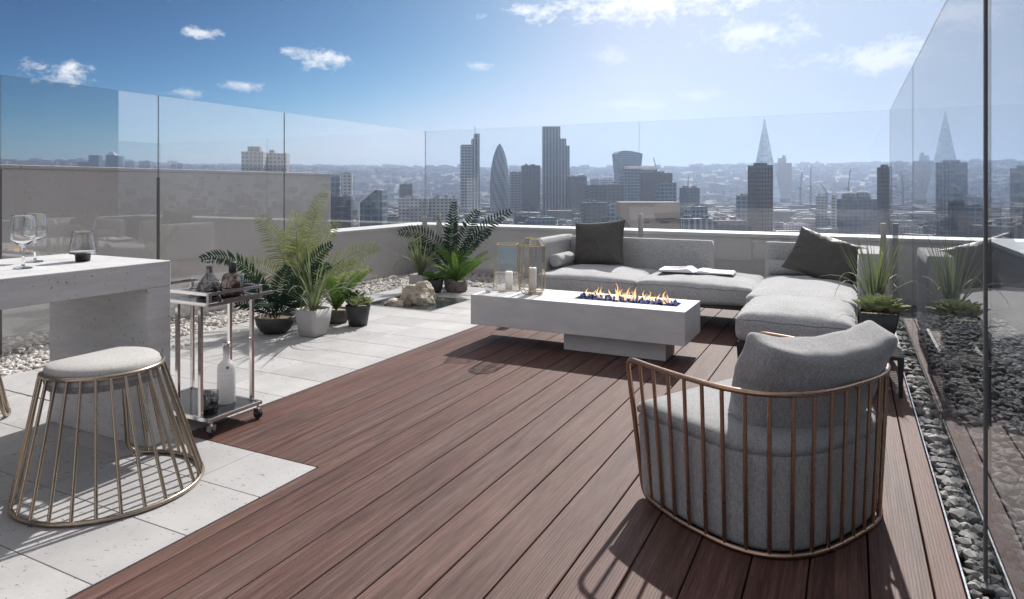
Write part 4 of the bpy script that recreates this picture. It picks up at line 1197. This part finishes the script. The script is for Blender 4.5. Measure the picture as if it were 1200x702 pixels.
# bullet tower
p = at(585.5, 1700); base = gz(p); h = zrow(168, 1700) - base; r0 = 11.5 * 1700 / FPX
t = thing('office_tower', 'rounded bullet shaped glass tower', 'building', (p.x, p.y, base))
def bullet_mat():
    m, t_, b = mat('diagrid_glass', (.1, .15, .2), .2)
    x, y, z = t_.sep(t_.coord()); a = t_.math('ARCTAN2', y, x)
    s1 = t_.math('SINE', t_.math('ADD', t_.math('MULTIPLY', a, 9.), t_.math('MULTIPLY', z, .16)))
    c = t_.mix(t_.math('GREATER_THAN', s1, .1), (.13, .17, .21), (.05, .075, .10))
    s2 = t_.math('GREATER_THAN', t_.math('FRACT', t_.math('DIVIDE', z, 6.)), .8)
    c = t_.mix(t_.math('MULTIPLY', s2, .5), c, (.3, .33, .36))
    t_.put(b.inputs['Base Color'], c); return m
M['bullet'] = bullet_mat()
pr = []
for k in range(33):
    f = k / 32; pr.append((r0 * (.86 + .14 * math.sin(min(1, f / .4) * PI / 2)) if f < .42 else r0 * max(0, 1 - ((f - .42) / .58) ** 2.3) ** .72 + .01, f * h))
mb = MB(); mb.lathe(pr, 40); mb.build('tower_body', 'bullet', t)
# the mid blocks
building('office_block', 'pale grey block right of the bullet tower', 597, 613, 202, 1650, 'f_grey', .1)
building('office_block', 'dark flat topped block between the bullet tower and the tallest stepped tower', 611, 633, 194, 1500, 'f_dark', .12)
# tallest stepped tower
t, w, d, h = building('office_tower', 'tallest grey tower with ribbed sides stepping down to the right', 635.5, 656, 149, 1600, 'f_strip', .0, .9, roofbits=False)
u = 1600 / FPX
mb = MB(); mb.box(w / 2 - .2, w / 2 + 7 * u, -d * .42, d * .42, 0, h - 14 * u); mb.build('shoulder', 'f_strip', t)
mb = MB(); mb.box(w / 2 + 6.8 * u, w / 2 + 11 * u, -d * .34, d * .34, 0, h - 22 * u); mb.build('shoulder', 'f_strip', t)
building('office_block', 'dark block directly right of the tallest stepped tower', 665, 687, 207, 1550, 'f_dark', .1)
building('office_block', 'small hazy block seen above the wide dark block', 692, 702, 210, 2300, 'f_blue', .1)
building('office_block', 'small hazy twin topped block left of the bulging tower', 704, 718, 210, 2200, 'f_grey', .1)
building('office_block', 'wide dark blue office block left of the bulging tower', 687, 730, 217, 1250, 'f_dark', .08, .5)
building('office_block', 'dark low office block just above the sofa pillow', 681, 712, 237, 1100, 'f_dark', .1, .6)
building('office_block', 'dark blue glass block below the wide dark block', 712, 735, 240, 1050, 'f_blue', .1, .6)
# bulging tower
p = at(735, 2000); base = gz(p); h = zrow(177, 2000) - base; u = 2000 / FPX
t = thing('office_tower', 'bulging glass tower that widens to a curved top', 'building', (p.x, p.y, base), FACE + .2)
vs = []; n = 14; fs = []
for i in range(n + 1):
    f = i / n; w = (10.5 + 4.5 * f ** 1.5) * u; d = (8 + 2.5 * f ** 1.6) * u
    if f > .93: pass
    z = h * f * .955
    for (sx, sy) in ((-1, -1), (-.4, -1.12), (.4, -1.12), (1, -1), (1, 1), (.4, 1.12), (-.4, 1.12), (-1, 1)): vs.append((sx * w, sy * d, z))
for i in range(n):
    for j in range(8): fs.append((i * 8 + j, i * 8 + (j + 1) % 8, (i + 1) * 8 + (j + 1) % 8, (i + 1) * 8 + j))
o = len(vs); 
for (sx, zz) in ((-1, .958), (-.8, .99), (-.5, 1.0), (0, .995), (.5, .98), (1, .956)):
    vs += [(sx * 15 * u, -10.4 * u, h * zz), (sx * 15 * u, 10.4 * u, h * zz)]
for k in range(5): fs.append((o + 2 * k, o + 2 * k + 2, o + 2 * k + 3, o + 2 * k + 1))
fs.append(tuple([o + 2 * k for k in range(6)][::-1])); fs.append(tuple(o + 2 * k + 1 for k in range(6)))
mb = MB(); mb.add(vs, fs); mb.build('tower_body', 'f_blue', t)
t, w, d, h = building('office_tower', 'dark blue tower with a white toothed roof canopy', 727, 768, 199, 1400, 'f_blue', .1, .5, roofbits=False)
u = 1400 / FPX; mb = MB()
for k in range(17): x = -w * .36 + k * w * .9 / 16; mb.box(x, x + w * .028, -d / 2 - 3, d * .3, h + 2, h + 6)
mb.box(-w * .38, w * .56, -d * .2, d * .3, h + 6.01, h + 7.5); mb.build('roof_canopy', 'steelwhite', t)
building('office_block', 'dark brown block in front of the toothed roof tower', 752, 786, 203, 1250, 'f_brick', .06, .6)
building('office_block', 'blue glass block at the right foot of the dark brown block', 769, 791, 214, 1150, 'f_blue', .1, .8)
building('office_block', 'dark slab block with pale roof edge below the hills', 797, 819, 220, 1300, 'f_dark', .3, .7)
building('office_block', 'low blue glass block above the far parapet', 775, 799, 241, 900, 'f_blue', .2, .7)
building('office_block', 'low glass block with white roof trusses', 803, 828, 242, 1000, 'f_blue', .3, .7)
building('office_block', 'low ribbed office block above the open book', 797, 834, 256, 820, 'f_strip', .15, .6)
building('office_block', 'long low dark block below the white roof trusses', 830, 872, 258, 900, 'f_dark', .1, .5)
# white roof trusses
p = at(833, 1100); t = thing('roof_truss', 'slanting white steel roof trusses among the rooftops', 'roof', (p.x, p.y, 0), FACE)
u = 1100 / FPX; z_ = lambda y: zrow(y, 1100)
for (xa, ya, xb, yb) in ((819, 241, 848, 259), (824, 248, 862, 252), (829, 254, 846, 258)):
    mb = MB(); mb.bar(((xa - 833) * u, 0, z_(ya)), ((xb - 833) * u, 25, z_(yb)), 2.6, 1.6); mb.build('beam', 'steelwhite', t)
mb = MB(); mb.box(-12 * u, 26 * u, 4, 20, gz(p), z_(262)); mb.build('hall', 'f_white', t)
# beige reflection in the far glass, modelled as a near building with curved overhang
p = at(762, 300); base = -90.; u = 300 / FPX
t = thing('office_block', 'beige reflection by the glass joint, modelled as a near building with a curved overhanging roof', 'building', (p.x, p.y, 0), FACE)
zz = lambda y: zrow(y, 300)
P = [(-35, 237), (35, 237), (35, 255), (14, 256), (-12, 256), (-14, 285), (-19, 285), (-22, 268), (-28, 258), (-35, 254)]
vs = [((a) * u, 0, zz(b)) for a, b in P] + [(a * u, 14, zz(b)) for a, b in P]; k = len(P)
mb = MB(); mb.add(vs, [tuple(range(k - 1, -1, -1)), tuple(range(k, 2 * k))] + [(i, (i + 1) % k, k + (i + 1) % k, k + i) for i in range(k)]); mb.build('roof_slab', 'plainbeige', t)
mb = MB(); mb.box(-12 * u, 35 * u, 1.2, 13.8, base, zz(256.2)); mb.build('wall', 'f_beige', t)
# dark slim slab and the ribbed brown towers
building('office_block', 'slim blue grey slab left of the ribbed brown tower', 864, 879, 229, 1000, 'f_blue', .1, .7)
def ribbed(label, px0, px1, ytop, depth, rot):
    t, w, d, h = building('apartment_tower', label, px0 + 1, px1 - 1, ytop + 3, depth, 'f_brick', rot, .9, roofbits=False)
    mb = MB(); rn = random.Random(3)
    nf = int(h / 3.6)
    for k in range(nf):
        z = k * 3.6 + 1
        for sx in (-1, 1): mb.box(sx * w / 2 - 1.1, sx * w / 2 + 1.1, -d * .42, d * .42, z, z + 1.2)
    mb.build('balcony_bands', 'f_brick', t)
    mb = MB()
    for q in range(5): x = -w * .4 + q * w * .2; mb.box(x - w * .035, x + w * .035, -d / 2 - 1.2, -d / 2 + .02, 0, h + .5)
    mb.build('pier', 'f_brick', t)
    mb = MB(); mb.box(-w * .25, w * .25, -d * .3, d * .3, h + .01, h + 3 * depth / FPX); mb.build('roof_crown', 'f_brick', t)
    return t
ribbed('dark ribbed concrete apartment tower in front of the glass spire', 877, 905, 191, 800, .35)
ribbed('slim dark ribbed apartment tower by the right hand glass corner', 1029.5, 1043.5, 193, 800, .05)
# the spire
p = at(896, 3000); base = gz(p); h = zrow(139, 3000) - base; u = 3000 / FPX
t = thing('office_tower', 'tapering pale glass spire rising behind the ribbed brown tower', 'building', (p.x, p.y, base), FACE + .3)
mb = MB(); w = 17.5 * u / 1.25
mb.prism([(-w, -w), (w, -w), (w, w), (-w, w)], -5, h * .96, 0, [(-w * .05, -w * .05), (w * .05, -w * .05), (w * .05, w * .05), (-w * .05, w * .05)]); mb.build('tower_body', 'spireglass', t)
mb = MB()
for (a, b) in ((-1, -1), (1, -1), (1, 1), (-1, 1)): mb.bar((a * w * .052, b * w * .052, h * .95), (a * w * .018, b * w * .018, h), 1.6)
mb.build('spire_tip', 'spireglass', t)
# hospital like tower right of the spire
t, w, d, h = building('office_tower', 'pale grey two part tower just right of the glass spire', 909, 926, 191, 3000, 'f_pale', .1, .7, roofbits=False)
mb = MB(); mb.box(-w * .3, w * .15, -d * .3, d * .3, h + .01, h + 22); mb.box(w * .02, w * .14, -d * .2, d * .2, h + 22.01, h + 34); mb.build('roof_plant', 'f_pale', t)
# domed cluster
building('office_block', 'white framed slim block left of the domed office cluster', 958, 968, 229, 1100, 'f_white', .1, .8)
MB_t, w, d, h = building('office_block', 'wide dark office block with rounded glass domes left of the slim ribbed tower', 979, 1027, 233, 1050, 'f_dark', .12, .5, roofbits=False)
u = 1050 / FPX
for (cx_, r_, hh) in ((-w * .18, w * .19, 9 * u), (w * .18, w * .2, 10 * u)):
    mb = MB(); mb.lathe([(r_, 0), (r_, hh * .3), (r_ * .93, hh * .6), (r_ * .75, hh * .85), (r_ * .4, hh), (0.01, hh * 1.03)], 24, (cx_, 0, h - 1)); mb.build('dome', 'f_blue', MB_t)
t, w, d, h = building('office_block', 'narrow white stone turret with a pale tip beside the domed cluster', 975, 980, 229, 1000, 'f_white', .1, .9, roofbits=False)
mb = MB(); mb.prism([(-w / 2, -w / 2), (w / 2, -w / 2), (w / 2, w / 2), (-w / 2, w / 2)], h, h + 11, 0, [(-.4, -.4), (.4, -.4), (.4, .4), (-.4, .4)]); mb.build('turret_roof', 'steelwhite', t)
# right side seen through the side glass
building('office_tower', 'hazy grey tower pair right of the glass corner', 1046, 1062, 190, 2600, 'f_grey', .1, .7)
building('office_block', 'dark narrow block far right behind the side glass', 1114, 1127, 236, 900, 'f_dark', .05, .8)
building('office_block', 'dark wide low block far right behind the side glass', 1128, 1168, 243, 850, 'f_dark', .1, .5)
ribbed('dark banded tower at the right picture edge', 1187, 1215, 194, 700, .3)
# left side: concrete twin towers and far cluster
t, w, d, h = building('apartment_tower', 'left half of the pale concrete twin towers above the screen wall', 285, 311, 178, 700, 'f_pale', .1, .7, roofbits=False)
mb = MB(); mb.box(-w * .25, w * .3, -d * .3, d * .3, h + .01, h + 6 * 700 / FPX); mb.build('roof_plant', 'f_pale', t)
t, w, d, h = building('apartment_tower', 'right half of the pale concrete twin towers above the screen wall', 313, 338, 180, 720, 'f_pale', .1, .7, roofbits=False)
mb = MB(); mb.box(-w * .38, -w * .15, -d * .2, d * .2, h + .01, h + 4 * 720 / FPX); mb.build('roof_plant', 'f_pale', t)
for (a, b, y, lab) in ((94, 106, 190, 'low block at the left end of the far hazy cluster'), (106, 118, 182, 'square tower in the far hazy cluster, second from its left end'), (137, 145, 183, 'slim tower right beside the pyramid topped tower'), (148, 159, 189, 'short block in the far hazy cluster right of the pyramid topped tower'), (165, 178, 189, 'separate short block at the right end of the far hazy cluster'), (201, 207, 192, 'first of two tiny hazy blocks right of the far cluster'), (208, 215, 192, 'second of two tiny hazy blocks right of the far cluster'), (23, 33, 195, 'tiny dark block on the horizon at the far left')):
    building('office_tower', lab, a, b, y, 3300, 'f_blue', .1, .8, roofbits=False)
t, w, d, h = building('office_tower', 'pyramid topped tower in the far hazy cluster', 126, 137, 182, 3300, 'f_blue', .1, .9, roofbits=False)
mb = MB(); mb.prism([(-w / 2, -d / 2), (w / 2, -d / 2), (w / 2, d / 2), (-w / 2, d / 2)], h, h + 21, 0, [(-.5, -.5), (.5, -.5), (.5, .5), (-.5, .5)]); mb.build('pyramid_roof', 'spireglass', t)
# left of the bullet tower, beyond the low parapet
building('apartment_tower', 'dark slim tower rising just right of the screen wall end', 386, 399, 206, 800, 'f_blue', .15, .8)
building('apartment_tower', 'pale slim tower behind the dark slim one by the screen wall end', 400, 413, 203, 900, 'f_white', .1, .6)
building('office_block', 'dark stepped block below the slim towers by the screen wall', 388, 413, 230, 650, 'f_dark', .1, .7)
p = at(434, 620); base = gz(p); u = 620 / FPX; t = thing('office_block', 'green blue glass wedge building with a slanting roof', 'building', (p.x, p.y, base), FACE)
mb = MB(); zz = lambda y: zrow(y, 620) - base
mb.add([(-13 * u, 0, 0), (14 * u, 0, 0), (14 * u, 0, zz(223)), (6 * u, 0, zz(222)), (-13 * u, 0, zz(238)), (-13 * u, 25, 0), (14 * u, 25, 0), (14 * u, 25, zz(223)), (6 * u, 25, zz(222)), (-13 * u, 25, zz(238))],
       [(0, 1, 2, 3, 4), (9, 8, 7, 6, 5), (0, 5, 6, 1), (1, 6, 7, 2), (2, 7, 8, 3), (3, 8, 9, 4), (4, 9, 5, 0)]); mb.build('glass_body', 'f_blue', t)
mb = MB(); mb.bar((-13 * u, -.4, zz(237.4)), (6 * u, -.4, zz(221.4)), 1.4); mb.bar((-13 * u, -.4, zz(270)), (-13 * u, -.4, zz(237.4)), 1.2); mb.build('roof_edge', 'steelwhite', t)
building('office_block', 'dark block behind the white office slabs, near the far left glass corner', 468, 484, 216, 1000, 'f_dark', .1, .8)
building('office_block', 'left white office slab with rows of windows near the far left corner', 467, 502, 232, 900, 'f_white', .1, .4)
building('office_block', 'right white office slab with rows of windows left of the stepped mast tower', 503, 537, 232, 920, 'f_white', .05, .4)
t = thing('office_block', 'dark neighbouring block beyond the right side, mirrored in the left glass', 'building', (60, 0, -90))
mb = MB(); mb.box(0, 40, -70, 48, 0, 112); mb.build('wall', 'f_dark', t)
# cranes
def crane(label, px, ytop, depth, jib, lean):
    p = at(px, depth); base = gz(p); h = zrow(ytop, depth) - base
    t = thing('tower_crane', label, 'crane', (p.x, p.y, base), FACE, 'tower cranes over the rooftops')
    mb = MB(); s_ = depth / 1000.
    for (a, b) in ((-1, -1), (1, -1), (1, 1), (-1, 1)): mb.bar((a * .8 * s_, b * .8 * s_, 0), (a * .8 * s_, b * .8 * s_, h * .8), .5 * s_)
    for k in range(12): z = h * .8 * k / 12; mb.bar((-.8 * s_, -.8 * s_, z), (.8 * s_, -.8 * s_, z + h * .8 / 12), .35 * s_)
    mb.build('mast', 'crane', t)
    mb = MB(); mb.bar((-jib * .25, 0, h * .78), (0, 0, h * .8), 1.6 * s_); mb.bar((0, 0, h * .8), (jib * math.sin(lean), 0, h * .8 + jib * math.cos(lean)), 1.0 * s_); mb.build('jib', 'crane', t)
for a in (('thin crane leaning left above the toothed roof tower', 771, 189, 1500, 40, -.25), ('short crane on the slab left of the hills', 806, 208, 1500, 26, .05), ('crane right of the pale two part tower', 938, 210, 2000, 45, .1), ('tall upright crane between the pale tower and the domed cluster', 950, 208, 1900, 55, .02), ('bent crane above the white turret', 969, 217, 1700, 30, -.6), ('tall crane above the domed cluster', 994, 208, 1500, 40, .12), ('red leaning crane in front of the tallest stepped tower', 652, 232, 1100, 28, -.5), ('white leaning crane right of the bullet tower', 620, 232, 1100, 34, -.2)): crane(*a)

# rooftops: the three hundred that show largest are single buildings, the rest one mass
rn = random.Random(77)
def house_mesh(mb, w, d, h, rn, ox=0, oy=0, oz=0, rot=0.):
    m = Matrix.Translation((ox, oy, oz)) @ Matrix.Rotation(rot, 4, 'Z')
    mb.box(-w / 2, w / 2, -d / 2, d / 2, -6, h, 0, m)
cands = []
while len(cands) < 9000:
    px = rn.uniform(-120, 1320); r_ = 950 * (7000 / 950) ** (rn.random() ** .9)
    p = at(px, r_)
    if px < 385 and r_ < 2200: continue
    w = rn.uniform(9, 42) * (1 + r_ / 5000); d = rn.uniform(10, 26) * (1 + r_ / 5000); h = rn.choice((8, 11, 14, 17, 21, 26)) * rn.uniform(.8, 1.25)
    if rn.random() < (.30 if 1050 < r_ < 2300 and px > 385 else .05): h = rn.uniform(26, 46)
    cands.append((r_, px, p, w, d, h, rn.uniform(-.5, .5) + FACE))
cands.sort(key=lambda c: c[0])
LM = [(400, 'the slim towers'), (434, 'the glass wedge'), (485, 'the white office slabs'), (550, 'the stepped mast tower'), (586, 'the bullet tower'), (650, 'the tallest stepped tower'), (735, 'the bulging tower'), (810, 'the white roof trusses'), (890, 'the glass spire'), (950, 'the cranes'), (1003, 'the domed cluster'), (1036, 'the slim ribbed tower'), (1120, 'the right glass'), (1200, 'the right picture edge')]
VAR = [('f_grey', 'grey flat roofed'), ('f_white', 'white flat roofed'), ('f_dark', 'dark flat roofed'), ('f_brick', 'brown brick'), ('f_pale', 'pale concrete'), ('f_blue', 'blue glass')]
meshes = []
for mi_, (mn, wd) in enumerate(VAR):
    mb = MB(); mb.box(-.5, .5, -.5, .5, -.4, 1.); mb.box(-.3, -.05, -.2, .1, 1.0005, 1.16); mb.box(.1, .35, .05, .3, 1.0004, 1.12)
    me = bpy.data.meshes.new('low_building'); me.from_pydata(mb.v, [], mb.f); me.materials.append(M[mn]); me.update(); meshes.append(me)
cnt = 0; rest = []; 
for c in cands:
    r_, px, p, w, d, h, rot = c
    b = gz(p); topy = HZ + (EYE - (b + h)) * FPX / r_
    vis = 0 < px < 1200 and topy < 270 and r_ > 1000
    if vis and cnt < 300:
        k = rn.randrange(6)
        # unscaled geometry per size class keeps window sizes: build a mesh of its own
        mb = MB(); mb.box(-w / 2, w / 2, -d / 2, d / 2, -6, h); mb.box(-w * .3, -w * .05, -d * .2, d * .1, h + .01, h + 2.4); mb.box(w * .1, w * .34, d * .05, d * .3, h + .012, h + 1.8)
        o = mb.build('low_building', VAR[k][0]); o.location = (p.x, p.y, b); o.rotation_euler = (0, 0, rot)
        lm = min(LM, key=lambda q: abs(q[0] - px)); sd = 'left below' if px < lm[0] - 8 else 'right below' if px > lm[0] + 8 else 'directly below'
        sz = 'broad' if w > 34 else 'narrow' if w < 20 else 'mid sized'; ht = 'tall' if h > 22 else 'low'
        tag(o, f'{sz} {ht} {VAR[k][1]} building {sd} {lm[1]}', 'building', 'roofscape below the terrace'); cnt += 1
    else: rest.append(c)
mb = MB()
for (r_, px, p, w, d, h, rot) in rest: house_mesh(mb, w, d, h, rn, p.x, p.y, gz(p), rot)
o = mb.build('city_rooftops', 'rooftops'); o['kind'] = 'stuff'; tag(o, 'hazy mass of small far off rooftops reaching to the hills', 'city')
# the town on the other sides, seen only in the glass
mb = MB()
for _ in range(2600):
    th = YAW + PI / 2 + R(46) + rn.random() * R(268); r_ = 1700 * (6500 / 1700) ** rn.random()
    p = Vector((r_ * math.cos(th), r_ * math.sin(th), 0)); house_mesh(mb, rn.uniform(14, 50), rn.uniform(12, 30), rn.uniform(10, 40), rn, p.x, p.y, gz(p), rn.uniform(0, 3))
o = mb.build('city_rooftops', 'rooftops'); o['kind'] = 'stuff'; tag(o, 'rooftops of the town behind the viewer, mirrored in the glass', 'city')

# ------------------------------------------------------------------ haze
def haze():
    m = bpy.data.materials.new('haze_air'); m.use_nodes = True; t = NT(m); t.n.remove(t.n['Principled BSDF'])
    v = t.new('ShaderNodeVolumePrincipled'); v.inputs['Color'].default_value = (.54, .65, .86, 1); v.inputs['Density'].default_value = HAZE; v.inputs['Anisotropy'].default_value = .65
    t.l.new(v.outputs[0], t.n['Material Output'].inputs['Volume']); return m
HAZE = .00013
mb = MB(); mb.box(-9200, 9200, -9200, 9200, -110, 325); M['haze'] = haze()
o = mb.build('haze', 'haze'); o['kind'] = 'stuff'; tag(o, 'pale blue haze softening the far city', 'haze')

# ================================================================== light and sky
SUN_EL = R(41); SUN_AZ = R(-3)      # azimuth from +Y, positive towards +X
sd = Vector((math.sin(SUN_AZ) * math.cos(SUN_EL), math.cos(SUN_AZ) * math.cos(SUN_EL), math.sin(SUN_EL)))
su = bpy.data.lights.new('sun', 'SUN'); su.energy = 3.6; su.angle = R(.8); su.color = (1., .955, .90)
so = bpy.data.objects.new('sun', su); COL.objects.link(so); so.rotation_euler = (-sd).to_track_quat('-Z', 'Y').to_euler()
wd = bpy.data.worlds.new('World'); sc.world = wd; wd.use_nodes = True
t = NT(wd); bg = t.n['Background']
sky = t.new('ShaderNodeTexSky', sky_type='NISHITA'); sky.sun_disc = False; sky.sun_elevation = SUN_EL; sky.sun_rotation = SUN_AZ
sky.altitude = 100; sky.air_density = .5; sky.dust_density = 1.0; sky.ozone_density = 10.
dirv = t.coord('Generated')
cl = None
n1 = t.noise(t.scalev(dirv, (1, 1, 1.6)), 26., 8, .64, dist=.3); n2 = t.noise(t.scalev(dirv, (1, 1, 1.5)), 95., 4, .6)
nz = t.math('ADD', t.math('MULTIPLY', n1, .75), t.math('MULTIPLY', n2, .3))
CL = [(74, 88, 42, 17, 1.), (237, 38, 20, 7, .8), (340, 60, 24, 7, .7), (376, 69, 34, 13, 1.), (215, 108, 26, 6, .6), (286, 101, 24, 7, .7), (566, 77, 16, 5, .5),
      (620, 12, 26, 9, .8), (760, 4, 150, 24, .95), (880, 38, 66, 19, .6), (1040, 66, 90, 20, .55), (735, 122, 50, 9, .35), (820, 110, 30, 8, .35), (705, 66, 26, 12, .35), (815, 240 - 130, 40, 6, .3)]
for (px, py, a, b, amp) in CL:
    c = (FW + RT * ((px - 600) / FPX) + Vector((0, 0, 1)) * ((HZ - py) / FPX)); L = c.length; c.normalize()
    rt = Vector((0, 0, 1)).cross(c).normalized(); up = c.cross(rt)
    dv = t.vmath('SUBTRACT', dirv, tuple(c))
    x = t.math('DIVIDE', t.vmath('DOT_PRODUCT', dv, tuple(rt)), a / FPX / L); y = t.math('DIVIDE', t.vmath('DOT_PRODUCT', dv, tuple(up)), b / FPX / L)
    rr = t.math('SQRT', t.math('ADD', t.math('MULTIPLY', x, x), t.math('MULTIPLY', y, y)))
    m_ = t.math('ADD', t.math('SUBTRACT', 1.06, rr), t.math('MULTIPLY', t.math('SUBTRACT', nz, .54), 5.0))
    m_ = t.math('MULTIPLY', t.math('MULTIPLY', m_, 1.0, clamp=True), t.math('MULTIPLY', t.maprange(rr, 2.0, 1.1), amp))
    cl = m_ if cl is None else t.math('MAXIMUM', cl, m_)
# the sky's own contrast, deepened per channel (a clear, polarised summer sky)
BGS = .07
sr = t.new('ShaderNodeSeparateColor'); t.put(sr.inputs[0], sky.outputs[0]); cc = t.new('ShaderNodeCombineColor')
for k, (wref, gam, tgt) in enumerate(((.204, 3.4, .345), (.308, 2.45, .425), (.55, 2.15, .525))):
    q = t.math('POWER', t.math('MULTIPLY', sr.outputs[k], BGS / wref), gam)
    q = t.math('DIVIDE', q, t.math('POWER', t.math('ADD', 1., t.math('POWER', t.math('MULTIPLY', q, .95), 3.)), 1 / 3.))
    t.put(cc.inputs[k], t.math('MULTIPLY', q, tgt / BGS))
skyc = cc.outputs[0]
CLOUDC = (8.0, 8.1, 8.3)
# broken cloud overhead and behind the viewer, outside the picture, added as fill light
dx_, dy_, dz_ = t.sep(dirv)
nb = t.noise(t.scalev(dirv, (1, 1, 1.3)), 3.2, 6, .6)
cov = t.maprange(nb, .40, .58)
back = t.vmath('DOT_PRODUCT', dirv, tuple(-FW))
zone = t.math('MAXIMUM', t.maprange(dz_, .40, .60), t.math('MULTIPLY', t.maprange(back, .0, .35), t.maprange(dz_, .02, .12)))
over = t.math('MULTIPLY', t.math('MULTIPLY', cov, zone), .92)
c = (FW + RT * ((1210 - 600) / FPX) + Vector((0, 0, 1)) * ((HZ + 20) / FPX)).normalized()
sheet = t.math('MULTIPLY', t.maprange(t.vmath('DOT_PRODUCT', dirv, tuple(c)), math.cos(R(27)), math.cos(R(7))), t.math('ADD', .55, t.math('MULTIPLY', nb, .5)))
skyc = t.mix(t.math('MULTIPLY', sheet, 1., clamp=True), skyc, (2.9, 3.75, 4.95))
fill_bank = t.maprange(t.vmath('DOT_PRODUCT', dirv, tuple(Vector((.86, .53, .16)).normalized())), math.cos(R(33)), math.cos(R(20)))  # unseen bright cloud added to whiten the left panes and light the screen wall
over = t.math('MAXIMUM', over, t.math('MULTIPLY', fill_bank, t.maprange(nb, .25, .5, .75, 1.)))
colb = t.mix(fill_bank, (9.6, 9.5, 9.7), (12.5, 12.4, 12.6))
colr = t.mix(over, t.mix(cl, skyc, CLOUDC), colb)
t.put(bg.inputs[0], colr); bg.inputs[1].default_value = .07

# ------------------------------------------------------------------ render settings
sc.render.engine = 'CYCLES'
sc.view_settings.view_transform = 'Standard'; sc.view_settings.look = 'None'; sc.view_settings.gamma = 1.; sc.view_settings.exposure = .9
sc.view_settings.use_curve_mapping = False
cy = sc.cycles; cy.use_denoising = True; cy.max_bounces = 14; cy.transmission_bounces = 14; cy.transparent_max_bounces = 32; cy.volume_bounces = 1
cy.caustics_reflective = False; cy.caustics_refractive = False; cy.sample_clamp_indirect = 6.; cy.use_adaptive_sampling = True
